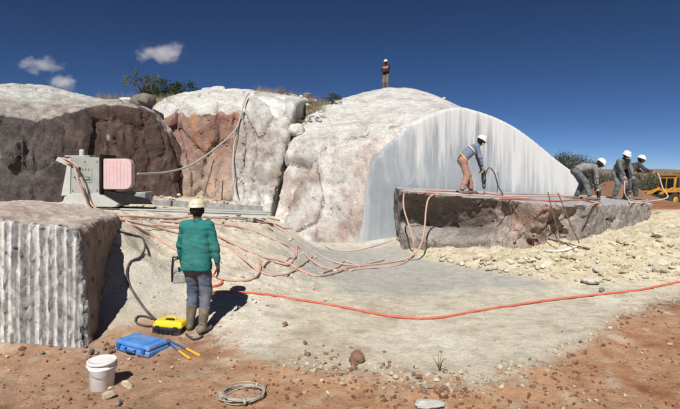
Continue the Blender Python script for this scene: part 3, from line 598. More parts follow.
Nn = vnormals(V, Q); n1 = fbm(V, 1.6, 5, 124); n2 = fbm(V, 7, 4, 125); n3 = fbm(V * np.array([1, 1, .18]), 8, 4, 126)
dg = np.full(len(V), 9.); wg = np.zeros(len(V))
for a, r, w_ in zip(gx, gd, gw):
    q = np.abs(V[:, 0] - a - .006 * (V[:, 2] - .7) * np.sin(a * 9)) / r; wg = np.where(q < dg, w_, wg); dg = np.minimum(dg, q)
n4 = fbm(V * np.array([1, 1, .08]), 13, 3, 129)
c = np.tile(alb(148, 148, 148), (len(V), 1)); c = blend(c, sstep(.0, .35, n2 + .4 * n3), alb(96, 96, 100)); c = blend(c, sstep(.1, .4, n2) * .7, alb(176, 174, 170))
wt = sstep(1.7, 1.0, dg + .6 * n2) ; c = blend(c, wt * np.clip((wg + .25) * (.75 + 1.5 * fbm(V * np.array([1, 1, .35]), 9, 4, 131, .65)), 0, .97), alb(236, 234, 227, .84)); c = blend(c, sstep(.1, .35, n4 + .3 * n2) * .8, alb(222, 220, 212)); c = blend(c, sstep(.05, .4, fbm(V, 15, 4, 130, .7)) * .6, alb(84, 84, 88)); c = blend(c, sstep(.3, .5, n1) * .4, alb(196, 192, 184))
sdm = sstep(6.06, 6.2, V[:, 1] + .05 * n2); sc = np.tile(alb(156, 136, 122), (len(V), 1)); sc = blend(sc, sstep(-.1, .4, n1), alb(178, 160, 146)); sc = blend(sc, sstep(.1, .5, n2), alb(92, 76, 70))
tp = sstep(.45, .8, Nn[:, 2]); sc = blend(sc, tp, alb(200, 184, 172)); sc = blend(sc, tp * sstep(0, .4, n1), alb(172, 148, 134)); sc = blend(sc, tp * sstep(.1, .4, n2) * .6, alb(214, 204, 194)); c = c * (1 - sdm[:, None]) + sc * sdm[:, None]
M['drilled'] = rock_mat('drilled_rock', 30, .3, .6, bd=.012)
block = new_obj('drilled_block', mesh_np('drilled_block', V, Q, c, False), M['drilled']); tag(block, 'granite block with a row of white vertical drill grooves on its face', 'rock block')

# ------------------------------------------------------------------ loose stones
def stone_mesh(name, seed, mats, flat=.6, rough=.42, n=22):
    r = np.random.default_rng(seed); p = r.normal(size=(n, 3)); p /= np.linalg.norm(p, axis=1)[:, None]
    p *= r.uniform(1 - rough, 1, (n, 1)) * np.array([1, r.uniform(.65, .95), flat]); bm = bmesh.new()
    for q in p: bm.verts.new(q)
    bmesh.ops.convex_hull(bm, input=bm.verts); bmesh.ops.delete(bm, geom=[v for v in bm.verts if not v.link_faces], context='VERTS')
    bmesh.ops.recalc_face_normals(bm, faces=bm.faces); bmesh.ops.bevel(bm, geom=list(bm.edges), offset=.05, segments=1, affect='EDGES', clamp_overlap=True)
    me = bpy.data.meshes.new(name); bm.to_mesh(me); bm.free(); me.materials.append(mats); return me
def stone_mat(name, c1, c2, c3):
    m, nt, b = nodemat(name); v = coords(nt); oi = nt.nodes.new('ShaderNodeObjectInfo')
    n1 = noise(nt, v, 2.2, 6, .65); n2 = noise(nt, v, 9, 5, .7)
    c = mixc(nt, ramp(nt, n1, [(.35, 0.0), (.62, 1.0)]), c1, c2); c = mixc(nt, ramp(nt, n2, [(.45, 0.0), (.7, .8)]), c, c3)
    c = mixc(nt, 1, c, ramp(nt, oi.outputs['Random'], [(0, .78), (1, 1.15)]), 'MULTIPLY')
    nt.links.new(c, b.inputs['Base Color']); b.inputs['Roughness'].default_value = .95; b.inputs['Specular IOR Level'].default_value = .2
    bump(nt, b, [(n1, .5, .006), (n2, .5, .003)]); return m
M['cream_stone'] = stone_mat('cream_stone', alb(214, 202, 174), alb(196, 180, 146), alb(226, 220, 202))
M['white_stone'] = stone_mat('white_stone', alb(220, 216, 206), alb(196, 188, 178), alb(228, 226, 220))
M['red_clod'] = stone_mat('red_clod', alb(142, 108, 88), alb(118, 86, 70), alb(186, 160, 136))
M['grey_stone'] = stone_mat('grey_stone', alb(150, 142, 134), alb(120, 110, 102), alb(180, 172, 162))
SM = {k: [stone_mesh(k, 100 * i + j, M[k], fl) for j in range(7)] for i, (k, fl) in enumerate((('cream_stone', .62), ('white_stone', .6), ('red_clod', .75), ('grey_stone', .6)))}
def stone(kind, px, py, wpx, label, group=None, name='stone', var=None, Y=None, sc=(1, 1, 1), sink=.3, rz=None, low=False, mesh=None):
    p = ray_ground(px, py) if Y is None else at(px, py, Y)
    s = wpx / F * p[1] / 2; me = SM[kind][random.randrange(7) if var is None else var]
    if mesh is not None: me = mesh
    o = bpy.data.objects.new(name, me); COL.objects.link(o); o.scale = (s * sc[0], s * sc[1], s * sc[2])
    zz = gz(p[0], p[1]) if Y is None else (gz(p[0], p[1]) if low else surf_z(p[0], p[1]))
    o.location = (p[0], p[1], zz + s * .6 * sc[2] * (1 - sink)); o.rotation_euler = (random.uniform(-.2, .2), random.uniform(-.2, .2), random.uniform(0, 6.28) if rz is None else rz)
    return tag(o, label, 'stone' if name == 'stone' else name, group)
def boulder_mesh(name, seed, mat, r=(1, .85, .75)):
    def f(P): d = ell(P, (0, 0, 0), r); f1, k = facets(P, 1.1, seed, 1.2); return d + .08 * f1 + .10 * fbm(P, 1.5, 4, seed) + .04 * sstep(.1, 0, k)
    V, Q = sdf_mesh(f, (-1.4, -1.4, -1.2), (1.4, 1.4, 1.2), .085, margin=.5); me = mesh_np(name, V, Q); me.materials.append(mat); return me
BM = [boulder_mesh('boulder', 3, M['white_stone']), boulder_mesh('boulder', 5, M['grey_stone']), boulder_mesh('boulder', 7, M['white_stone'], (1, .9, .6)), boulder_mesh('clod', 9, M['red_clod'], (.9, .85, .85)), boulder_mesh('stone', 11, M['cream_stone'], (1, .75, .6)), boulder_mesh('stone', 13, M['white_stone'], (1, .8, .5))]
stone('cream_stone', 108, 399, 17, 'yellowish angular stone in front of the white bucket', rz=.3, var=2)
stone('cream_stone', 127, 388, 17, 'angular stone lying in the shadow beside the white bucket', var=4)
stone('grey_stone', 118, 406, 11, 'small grey stone at the bottom edge below the bucket')
stone('red_clod', 357, 362, 17, 'largest red brown clod standing alone on the pale dust', name='clod', mesh=BM[3])
stone('white_stone', 590, 284, 17, 'flat white stone at the foot of the cream spoil bank', sc=(1, 1, .8), mesh=BM[5])
stone('grey_stone', 602, 292, 9, 'dark stone touching the red hose at right')
stone('white_stone', 296, 130, 18, 'loose white boulder perched in the gully above the pale slab', name='boulder', Y=16.6, sink=.1, mesh=BM[0])
stone('grey_stone', 143, 104, 24, 'grey boulder perched between the dark cliff and the red face', name='boulder', Y=17.3, sink=.5, mesh=BM[1])
stone('white_stone', 126, 106, 12, 'pale boulder on the cliff top left of the grey one', name='boulder', Y=18, sink=.5, mesh=BM[2])
stone('white_stone', 268, 214, 9, 'pale stone beside the far end of the rails')
stone('white_stone', 430, 407, 30, 'white stone half buried at the bottom edge of the picture', sc=(1, .7, .5), mesh=BM[5], sink=.3)
stone('red_clod', 285, 326, 9, 'lone brown clod on the dust behind the wire coil', name='clod')
stone('cream_stone', 60, 208, 9, 'rounded stone under the left end of the saw sled', Y=12.2, sink=0, low=True)
stone('cream_stone', 48, 207, 8, 'stone left of the saw sled end', Y=12.4, sink=0, low=True)
stone('cream_stone', 71, 210, 8, 'stone right of the rounded one under the saw sled', Y=12.0, sink=0, low=True)
for k in range(16):
    px = random.uniform(299, 322); py = 98 + random.uniform(0, 30); stone(random.choice(['grey_stone', 'white_stone', 'grey_stone']), px, py, random.uniform(5, 12), 'loose rubble stone in the gully left of the white dome', 'rubble in the dome gully', Y=16.8 + (130 - py) * .13, sink=.4)
def inside_view(px, py): return 0 <= px <= 680
spots = []
for k in range(90):
    t = random.random(); px = 300 + t * 175 + random.gauss(0, 5); py = 358 + t * 29 + random.gauss(0, 6.5); stone(random.choice(['red_clod', 'red_clod', 'red_clod', 'cream_stone']), px, py, 3.2 + 7 * random.random() ** 2, 'red brown clod in the crumbled bank along the edge of the dust', 'clods in the crumbled bank', name='clod', sc=(1, 1, .9), sink=.35)
for k in range(130):
    px = random.uniform(440, 685); lo = np.interp(px, [440, 500, 560, 620, 680], [258, 260, 258, 242, 232]); py = random.uniform(lo, np.interp(px, [440, 500, 560, 680], [262, 274, 284, 282])); stone(random.choice(['cream_stone'] * 4 + ['white_stone']), px, py, 3.5 + 8 * random.random() ** 1.6, 'cream coloured stone on the spoil bank in front of the slab', 'stones on the spoil bank')
for k in range(26):
    px = random.uniform(0, 175); py = random.uniform(352, 405); stone(random.choice(['red_clod', 'cream_stone', 'grey_stone']), px, py, random.uniform(3, 7), 'small stone on the red soil around the tools', 'small stones around the tools')
for k in range(22):
    px = random.uniform(440, 680); py = random.uniform(330, 405); stone(random.choice(['red_clod', 'cream_stone']), px, py, random.uniform(2.5, 5.5), 'small stone on the red soil at the lower right', 'small stones on the red soil')
for k in range(44):
    px = random.uniform(215, 335); py = random.uniform(222, 345); stone(random.choice(['cream_stone', 'white_stone']), px, py, random.uniform(2.5, 6), 'small pale stone on the dust slope right of the standing man', 'small stones on the dust slope')
for k in range(20):
    px = random.uniform(20, 150); py = random.uniform(344, 356); stone(random.choice(['red_clod', 'grey_stone']), px * .9, py, random.uniform(4, 9), 'lump of soil or stone at the foot of the drilled block', 'lumps below the drilled block')
for k in range(20):
    px = random.uniform(150, 235); stone(random.choice(['white_stone', 'cream_stone', 'red_clod']), px, random.uniform(188, 199), random.uniform(4, 10), 'broken rock piece at the foot of the red face', 'rubble under the red face', Y=random.uniform(15.4, 17.0), sink=.2, low=True)
# gravel nobody could count
def gravel(name, n, f, label):
    r = np.random.default_rng(5); base = []
    for j in range(6):
        me = SM['red_clod'][j]; bm = bmesh.new(); bm.from_mesh(me); p = r.normal(size=(12, 3)); p /= np.linalg.norm(p, axis=1)[:, None]; p *= np.array([1, .8, .65]); bm.free()
        bm = bmesh.new(); [bm.verts.new(q) for q in p]; bmesh.ops.convex_hull(bm, input=bm.verts); bmesh.ops.delete(bm, geom=[v for v in bm.verts if not v.link_faces], context='VERTS'); bmesh.ops.triangulate(bm, faces=bm.faces); bmesh.ops.recalc_face_normals(bm, faces=bm.faces)
        bm.verts.index_update(); base.append((np.array([v.co for v in bm.verts]), np.array([[v.index for v in q.verts] for q in bm.faces]))); bm.free()
    x, y, s, c = f(r, n); z = ground_z(x, y); Vs, Fs, Cs, o = [], [], [], 0
    for k in range(len(x)):
        b, fc = base[k % 6]; a = r.uniform(0, 6.28); R = np.array([[math.cos(a), -math.sin(a), 0], [math.sin(a), math.cos(a), 0], [0, 0, 1]])
        Vs.append(b @ R.T * s[k] + (x[k], y[k], z[k] + s[k] * .25)); Fs.append(fc + o); o += len(b); Cs.append(np.tile(c[k], (len(b), 1)))
    ob = new_obj(name, mesh_np(name, np.vstack(Vs), np.vstack(Fs), np.vstack(Cs), False), M['pebble']); return tag(ob, label, 'gravel', kind='stuff')
def gr_f(r, n):
    y = 3.6 + 9.5 * r.random(n) ** 1.5; x = (r.uniform(-20, 700, n) - HX) / F * y; e = soil_edge(x, y)
    near = np.exp(-((e - .05) / .36) ** 2); sp = sstep(-.2, .4, y - np.interp(x, SPX, SPY)) * sstep(1.5, 2.3, x); red = sstep(0, .3, e)
    sl = sstep(0, -1.5, x) * sstep(6.8, 8, y)
    keep = r.random(n) < np.clip(.10 + .7 * near * sstep(-1.5, .2, x) + .8 * sp + .17 * red + .35 * sl, 0, 1)
    keep &= ~((x < -3.1) & (y > 5.9) & (y < 8.8)); x, y, e, sp, red = x[keep], y[keep], e[keep], sp[keep], red[keep]
    nr = np.exp(-((e - .05) / .36) ** 2) * sstep(-1.5, .2, x); s = (.005 + .022 * r.random(len(x)) ** 3) * (1 + .8 * sp + .7 * nr); k = r.random((len(x), 1)) * .5 + .7
    c = np.tile(alb(200, 188, 166), (len(x), 1)); c = blend(c, sp, alb(214, 201, 172)); rr = red * (r.random(len(x)) < .88); c = blend(c, rr, alb(142, 98, 74)); return x, y, s, np.clip(c * k, 0, .8)
gravel('gravel', 26000, gr_f, 'small stones and crumbs scattered over the quarry floor')
# ------------------------------------------------------------------ machine and tool materials
dirt = alb(190, 176, 152)
M['dusty_white'] = plain_mat('dusty_white_paint', alb(206, 208, 202), .7, 0, alb(186, 178, 164), .7, 5, .3)
M['dusty_steel'] = plain_mat('dusty_steel', alb(150, 150, 147), .7, .2, alb(206, 202, 194), .9, 6, .3)
M['grey_panel'] = plain_mat('grey_panel', alb(164, 170, 164), .6, 0, alb(196, 192, 182), .6, 4, .3)
M['black_rubber'] = plain_mat('black_rubber', (.012, .012, .013), .7, 0, alb(120, 114, 104), .3, 7, .3)
M['black_plate'] = plain_mat('black_plate', (.011, .011, .012), .75, 0, alb(70, 68, 64), .3, 7, .2)
M['pink_guard'] = plain_mat('pink_plastic', alb(228, 190, 190), .65, 0, alb(222, 206, 202), .8, 8, .3)
M['pink_hose'] = plain_mat('pink_hose', alb(218, 166, 150), .7, 0, alb(204, 186, 172), 1.0, 3, .3)
M['pink_hose_pale'] = plain_mat('pale_hose', alb(214, 184, 170), .7, 0, alb(196, 188, 178), .9, 3, .25)
M['red_hose'] = plain_mat('red_hose', alb(222, 104, 78), .55, 0, alb(214, 150, 122), .7, 3, .35)
M['rust'] = plain_mat('rusty_steel', alb(112, 82, 66), .85, .1, alb(150, 130, 112), .7, 14, .2)
M['steel'] = plain_mat('worn_steel', alb(140, 140, 140), .45, .7, alb(170, 160, 148), .5, 12)
M['wire'] = plain_mat('dusty_wire', alb(188, 184, 172), .7, .2, alb(206, 200, 188), .7, 6)
M['bucket'] = plain_mat('white_plastic', alb(240, 240, 236, .96), .38, 0, alb(214, 200, 180), .4, 7, .45, .05)
M['blue_plastic'] = plain_mat('blue_plastic', alb(62, 136, 214, .85), .5, 0, alb(170, 176, 184), .6, 7, .4, .1)
M['blue_dark'] = plain_mat('dark_blue_plastic', alb(30, 92, 168, .8), .5, 0, alb(120, 130, 140), .4, 9, .4)
M['yellow_plastic'] = plain_mat('yellow_plastic', alb(240, 208, 30, .9), .45, 0, alb(206, 184, 120), .4, 8, .4, .1)
M['grip'] = plain_mat('orange_yellow_grip', alb(232, 178, 44, .9), .5, 0, alb(190, 160, 110), .4, 14)
M['dark_cable'] = plain_mat('dark_cable', (.035, .034, .033), .65, 0, alb(150, 142, 130), .5, 4)
M['loader_yellow'] = plain_mat('loader_yellow', alb(224, 162, 44, .85), .5, 0, alb(170, 130, 80), .5, 1.2, .4)
M['tyre'] = plain_mat('tyre_rubber', (.02, .02, .02), .85, 0, alb(120, 84, 60), .6, 1.5)
def glass_mat():
    m, nt, b = nodemat('dark_glass'); b.inputs['Base Color'].default_value = (.012, .015, .017, 1); b.inputs['Roughness'].default_value = .12; return m
M['glass'] = glass_mat()
V3 = Vector
# ------------------------------------------------------------------ wire saw on its track (built in its own axes: x along the track, z up)
SX, SY = at(100, 205, 12.3)[:2]; SZ = at(100, 206, 12.3)[2]
for_track_z = lambda x: SZ - (x - SX) * .045
u = 12.3 / F       # metres to one photo pixel at the saw
def sx(px): return (px - 100) * u
def sz(py): return (206 - py) * u
saw = empty('wire_saw', (SX, SY, SZ), 0, 'dusty white wire saw with a pink wheel guard on its sled', 'wire saw')
hb = MB().prism([(sx(77), sz(200)), (sx(107), sz(200)), (sx(107), sz(158)), (sx(80), sz(157)), (sx(72), sz(160)), (sx(70), sz(164)), (sx(76), sz(168))], -.34, .34)
hs_ = hb.build('housing', M['grey_panel'], saw, .025)
MB().prism([(sx(70), sz(206)), (sx(123), sz(206)), (sx(125), sz(203)), (sx(107), sz(193)), (sx(80), sz(193)), (sx(73), sz(196))], -.40, .38).build('base_block', M['dusty_white'], saw, .02)
MB().prism([(sx(69.5), sz(195)), (sx(78), sz(195)), (sx(79), sz(160)), (sx(66), sz(157.5)), (sx(64), sz(161)), (sx(75), sz(166))], -.37, -.30).build('side_plate', M['dusty_white'], saw, .01)
MB().box((sx(84), -.18, sz(157.2) + .015), (.62, .3, .03), None, .01).build('top_plate', M['dusty_white'], hs_)
MB().lathe([(.055, 0), (.062, .02), (.062, .16), (.045, .19)], 16, (sx(84), -.1, sz(157))).build('filler_cap', M['dusty_white'], saw)
MB().box((sx(108), 0, sz(174)), (.035, .86, .98), None, .008).build('shield_plate', M['black_rubber'], saw)
gpts = []
x0, x1, z0, z1, rr = sx(109.5), sx(137), sz(189), sz(159), .17
for (cx, cz, a0) in ((x1 - rr, z1 - rr, 0), (x0 + .04, z1 - .04, 90), (x0 + .04, z0 + .04, 180), (x1 - rr, z0 + rr, 270)):
    r_ = rr if cx > (x0 + x1) / 2 else .04
    gpts += [(cx + r_ * math.cos(math.radians(a0 + k * 15)), cz + r_ * math.sin(math.radians(a0 + k * 15))) for k in range(7)]
gd_ = MB().prism(gpts, -.33, -.12).build('wheel_guard', M['pink_guard'], saw, .02)
for k in range(7):
    xx = x0 + .07 + k * .088; MB().box((xx, -.332, (z0 + z1) / 2), (.022, .012, (z1 - z0) * (.82 if k < 5 else .66)), None, .004).build('rib', M['pink_guard'], gd_)
MB().lathe([(.30, -.05), (.33, -.03), (.30, 0), (.33, .03), (.30, .05)], 28, ((x0 + x1) / 2 - .02, .0, (z0 + z1) / 2), Matrix.Rotation(math.pi / 2, 3, 'X')).build('drive_wheel', M['dusty_steel'], saw)
MB().prism([(sx(106), sz(203)), (sx(157), sz(203.5)), (sx(153), sz(198)), (sx(107), sz(189.5))], -.30, -.27).build('shade_sheet', M['black_plate'], saw, .004)  # black sheet added in place of the shade on the underside below the guard
MB().box((sx(122), .12, sz(197)), (1.3, .5, .26), None, .02).build('motor_bed', M['dusty_steel'], saw)
for px, py in ((80, 162), (104, 162), (80, 190), (104, 190), (92, 162), (92, 190)): MB().lathe([(.016, 0), (.016, .014)], 6, (sx(px), -.345, sz(py)), Matrix.Rotation(math.pi / 2, 3, 'X')).build('bolt', M['steel'], hs_)
MB().box((sx(92), -.348, sz(175)), (.36, .014, .36), None, .006).build('access_panel', M['grey_panel'], hs_); MB().box((sx(86), -.362, sz(169)), (.12, .02, .08), None, .004).build('control_plate', M['black_plate'], hs_)
for k in range(3): MB().lathe([(.012, 0), (.014, .03)], 8, (sx(90 + 3 * k), -.36, sz(169)), Matrix.Rotation(math.pi / 2, 3, 'X')).build('valve_knob', M['red_hose'], hs_)
MB().tube([(sx(83), -.36, sz(178)), (sx(83), -.42, sz(177)), (sx(97), -.42, sz(177)), (sx(97), -.36, sz(178))], .012, 8).build('grab_handle', M['steel'], hs_)
for a in (-.30, .30):
    for px in (76, 116): MB().lathe([(.07, -.03), (.075, 0), (.07, .03)], 14, (sx(px), a, .03), Matrix.Rotation(math.pi / 2, 3, 'X')).build('roller', M['steel'], saw)
def track(name, p0, p1, gauge, label, sleepers, ins):
    p0 = V3(p0); p1 = V3(p1); L = (p1 - p0).length; d = (p1 - p0).normalized(); t = empty(name, tuple(p0), 0, label, 'rail track'); t.rotation_mode = 'QUATERNION'; t.rotation_quaternion = d.to_track_quat('X', 'Z')
    prof = [(-.06, 0), (.06, 0), (.06, .02), (.018, .03), (.018, .09), (.045, .1), (.045, .13), (-.045, .13), (-.045, .1), (-.018, .09), (-.018, .03), (-.06, .02)]
    R = Matrix.Rotation(math.pi / 2, 4, 'Z') @ Matrix.Rotation(math.pi, 4, 'Z')
    for g in (-gauge / 2, gauge / 2):
        MB().prism(prof, 0, L, Matrix.Translation((0, g, 0)) @ Matrix.Rotation(-math.pi / 2, 4, 'Z')).build('rail', M['dusty_white'], t)
    for k in range(sleepers):
        MB().box((L * (k + .4) / sleepers, 0, -.045), (.14, gauge + .35, .088), None, .01).build('sleeper', M['dusty_steel'], t)
    for k in range(ins): MB().box((L * (k + .9) / (ins + .5), -gauge / 2 - .055, .06), (.09, .035, .06), None, .006).build('clamp', M['steel'], t)
    return t
track('saw_track', at(50, 210, 12.2), at(268, 217, 12.7), .62, 'long dusty rails running under the wire saw', 8, 4)
t0, t1 = at(152, 205, 13.8), at(262, 212, 13.6); lp = MB(); d = V3(t1 - t0); 
lp.prism([(-.06, 0), (.06, 0), (.06, .16), (.045, .16), (.045, .02), (-.045, .02), (-.045, .16), (-.06, .16)], 0, d.length, Matrix.Translation(V3(t0)) @ d.to_track_quat('Y', 'Z').to_matrix().to_4x4())
tag(lp.build('steel_channel', M['dusty_steel']), 'loose dusty steel channel lying behind the rails', 'steel beam')
t0, t1 = at(100, 212, 11.9), at(188, 217, 11.7); lp = MB().box((0, 0, 0), (1, 1, 1)); d = V3(t1 - t0)
for v in lp.bm.verts: v.co = V3((v.co.x * .2, v.co.y * d.length, v.co.z * .05))
ob = tag(lp.build('plank', M['dusty_white'], None, .006), 'pale dusty plank lying in front of the saw rails', 'plank'); ob.location = (V3(t0) + V3(t1)) / 2; ob.rotation_mode = 'QUATERNION'; ob.rotation_quaternion = d.to_track_quat('Y', 'Z')

# ------------------------------------------------------------------ hoses and cables
def hose(name, pts, r, mat, label, cat='hose', n=8, group=None, ground_fit=True):
    P = cat_rom(pts, .07)
    if ground_fit:
        g = gzs(P[:, 0], P[:, 1]) + r * .8; P[:, 2] = np.maximum(P[:, 2], g)
    wob = fbm(P, 1.3, 2, 131) * .02; P[:, 0] += wob
    return tag(MB().tube([tuple(p) for p in P], r, n).build(name, M[mat]), label, cat, group)
def gpath(px, r=.02): return [ray_ground(a, b, r) for a, b in px]
def tpath(px, r=.02):
    out = []
    for a, b in px:
        k = (a - HX) / F; q = (HY - b) / F; Y = (1.68 + .065 * 1.69 - .03 * 12.5 + r - CAMZ) / (q + .065 * k - .03); Y = float(np.clip(Y, 11.3, 16.6)); out.append(np.array((k * Y, Y, slab_top(k * Y, Y) + r)))
    return out
hose('air_hose', gpath([(196, 296), (222, 293), (260, 295), (300, 301), (340, 308), (370, 314), (400, 318.5), (440, 319), (480, 312), (520, 305.5), (560, 300), (600, 295.5), (640, 291), (665, 286), (700, 280)]), .018, 'red_hose', 'long orange red hose running across the whole quarry floor')
hose('air_hose', [at(64, 160, 11.95), at(68, 163.5, 11.9), at(73, 163, 11.85), at(75.5, 170, 11.8), at(79, 185, 11.75), at(86, 200, 11.7), at(93, 210, 11.6)] + gpath([(118, 216), (160, 219), (215, 218.5), (250, 221), (285, 229), (300, 233)]), .023, 'pink_hose', 'pink hose hanging off the wire saw and following the rails')
hose('air_hose', [at(63, 158, 11.95), at(70, 161, 11.8), at(77, 167, 11.78), at(83, 184, 11.7), at(91, 203, 11.6)] + gpath([(105, 215), (128, 224), (150, 236), (168, 246), (185, 258), (212, 276), (232, 282), (252, 280), (260, 272), (258, 260)]), .021, 'pink_hose', 'pink hose passing behind the standing man and curling back right of him')
hose('power_cable', [at(74, 164, 11.8), at(79, 172, 11.74), at(83, 186, 11.72), at(88, 200, 11.6), at(95, 211, 11.5)] + gpath([(108, 217)]), .022, 'dark_cable', 'black cable hanging beside the pink hoses on the saw', 'cable')
hose('air_hose', gpath([(150, 226), (185, 229), (215, 236), (240, 248), (262, 258), (285, 263), (300, 271), (318, 277), (335, 274), (352, 268), (380, 264.5)]) + [at(405, 259, 11.6), at(418, 250, 11.5), at(424, 230, 11.6), at(426, 210, 11.75), at(430, 197, 12.0), at(442, 193.2, 12.35)] + tpath([(462, 194)]), .021, 'pink_hose', 'pink hose crossing the dust and climbing the front of the slab')
hose('air_hose', gpath([(286, 262), (296, 258), (298, 246), (306, 256), (322, 268), (345, 271), (372, 269), (398, 266)]) + [at(412, 256, 11.9), at(413, 240, 11.9), at(408, 222, 12.1), at(404, 208, 12.3), at(404.5, 193, 12.45)] + tpath([(412, 191.5), (430, 192.5), (470, 195), (505, 197), (530, 198)]), .020, 'pink_hose', 'pink hose rising at the left corner of the slab and lying along its top')
hose('air_hose', gpath([(322, 274), (338, 268), (345, 262), (360, 268), (350, 272)]), .022, 'pink_hose_pale', 'short pale loop of hose on the grey slurry')
hose('air_hose', gpath([(326, 247), (336, 251), (356, 251), (380, 245), (396, 240)]) + [at(402, 236, 13.6), at(405, 215, 13.7), at(402, 262 - 30, 13.5)], .022, 'pink_hose_pale', 'pale hose lying along the foot of the sawn face')
hose('air_hose', gpath([(118, 221), (165, 231), (212, 243), (240, 258), (262, 274), (284, 276), (302, 266), (312, 258)]), .019, 'pink_hose', 'pink hose sagging across the slope to the middle of the floor')
hose('air_hose', gpath([(232, 217), (268, 223), (292, 238), (310, 250), (332, 262), (356, 266), (384, 261)]), .018, 'pink_hose_pale', 'pale hose running down from the rail end to the grey slurry')
hose('air_hose', gpath([(160, 222), (236, 227), (276, 241), (294, 252), (290, 266), (270, 262), (262, 268)]), .018, 'pink_hose', 'pink hose turning back on itself below the rail end')
hose('water_pipe', gpath([(205, 220), (245, 216), (275, 220), (300, 226), (312, 232)]), .02, 'pink_hose_pale', 'thin pale pipe at the foot of the tall pale slab', 'pipe')
hose('air_hose', gpath([(196, 284), (212, 288), (222, 285), (219, 279), (206, 276)]), .022, 'red_hose', 'short reddish hose loop beside the standing man')
hose('power_cable', gpath([(104, 228), (118, 233), (134, 237), (145, 246), (141, 258), (131, 263), (127, 273), (129, 286), (136, 298), (146, 312), (156, 322)]), .018, 'dark_cable', 'dark cable looping down the slope right of the drilled block', 'cable')
hose('power_cable', gpath([(186, 336), (193, 341), (202, 338), (197, 331), (206, 326)]), .012, 'dark_cable', 'short dark cable between the yellow case and the boots', 'cable')
hose('power_cable', gpath([(152, 321), (146, 318), (138, 318), (135, 323), (141, 327), (152, 328)]), .013, 'dark_cable', 'loop of dark cable left of the yellow case', 'cable')
hose('diamond_wire', [at(137, 174, 12.2), at(150, 173.5, 12.7), at(168, 172, 13.4), at(190, 165.5, 14.2), at(212, 151, 15), at(228, 138, 15.7), at(237, 127, 16.2), at(240, 119, 16.5)], .03, 'wire', 'thick pale wire swinging from the pink guard up to the rock', 'wire', ground_fit=False)
hose('diamond_wire', [at(249, 93, 17.2), at(245, 100, 16.65), at(240, 118, 16.35), at(235, 140, 16.05), at(233, 165, 15.7), at(235, 190, 15.35), at(242, 208, 15.1)], .026, 'wire', 'pale wire hanging down the left edge of the tall slab', 'wire', ground_fit=False)
hose('guide_wire', [at(108, 163, 12.6), at(140, 157, 14.5), at(176, 149, 16.4)], .008, 'steel', 'thin wire stretched from the saw to the red face', 'wire', ground_fit=False)
hose('steel_rod', [at(214.5, 160, 16.9), at(212, 166, 16.7), at(204, 196, 16.0)], .022, 'dark_cable', 'dark steel rod leaning against the red face', 'rod', ground_fit=False)
hose('air_hose', tpath([(424, 190.5), (455, 191.2), (500, 193.5), (540, 194), (575, 196), (600, 201), (590, 205)]), .022, 'pink_hose', 'pink hose along the rear of the slab top', ground_fit=False)
hose('air_hose', tpath([(486, 193), (505, 195.5), (535, 196), (565, 196), (590, 194), (612, 197), (640, 201), (648, 199)]), .022, 'pink_hose_pale', 'pale hose on the slab top running to the right-hand drillers', ground_fit=False)
hose('air_hose', tpath([(500, 199), (530, 199.5), (556, 201), (580, 200), (600, 204)]), .02, 'red_hose', 'red hose near the front edge of the slab top', ground_fit=False)
hose('steel_rod', [at(548, 192, 11.3), at(553, 214, 11.0), at(560, 238, 10.8)], .014, 'rust', 'rusty steel bar leaning on the slab corner, left one of two', 'rod', ground_fit=False)
hose('steel_rod', [at(558, 193, 11.3), at(567, 216, 10.95), at(579, 243, 10.7)], .014, 'rust', 'rusty steel bar leaning on the slab corner, right one of two', 'rod', ground_fit=False)
hose('steel_rod', gpath([(548, 240), (575, 247), (590, 250)], .03), .018, 'rust', 'dark bar lying at the foot of the slab corner', 'rod')
q = MB(); pp = gpath([(545, 252), (556, 252.5), (566, 251), (577, 247)], .03)
for a, b in zip(pp[:-1], pp[1:]):
    d = V3(b - a); q.box((V3(a) + V3(b)) / 2, (d.length * 1.04, .1, .018), d.to_track_quat('X', 'Z').to_matrix())
tag(q.build('plastic_strip', M['bucket']), 'bent white plastic strip lying on the spoil bank', 'strip')
# steel rod standing in the slab
p = tpath([(497, 193)])[0]; tag(MB().tube([tuple(p + (0, 0, -.1)), tuple(p + (.03, 0, .62))], .014, 8).build('drill_steel', M['steel']), 'thin drill steel standing in a hole of the slab beside the driller', 'rod')

# ------------------------------------------------------------------ hand tools on the ground
p = ray_ground(102, 387); bz = gz(*p[:2]) - .01; k = p[1] / F
bu = empty('bucket', (p[0], p[1], bz), .5, 'white plastic bucket with its lid on, on the red soil', 'bucket')
bu.scale = (.93, .93, .84)
MB().lathe([(.118, 0), (.124, .006), (.138, .25), (.146, .26), (.146, .272), (.139, .275), (.142, .32), (.146, .33)], 40).build('shell', M['bucket'], bu)
lid = MB().lathe([(.150, .318), (.156, .324), (.156, .345), (.150, .352), (.141, .352), (.138, .347), (.10, .349), (.001, .350)], 40).build('lid', M['bucket'], bu)
hp = [(.152 * math.cos(a), .152 * math.sin(a) * 1.0, .285 - .10 * math.sin(a)) for a in np.linspace(0, math.pi, 21)]
MB().tube([(x * 1.0, -y * 1.03, z) for x, y, z in hp], .0035, 6).build('handle', M['steel'], bu)
for sgn in (-1, 1): MB().lathe([(.018, -.008), (.018, .008)], 12, (sgn * .148, 0, .285), Matrix.Rotation(math.pi / 2, 3, 'Y')).build('handle_boss', M['bucket'], bu)
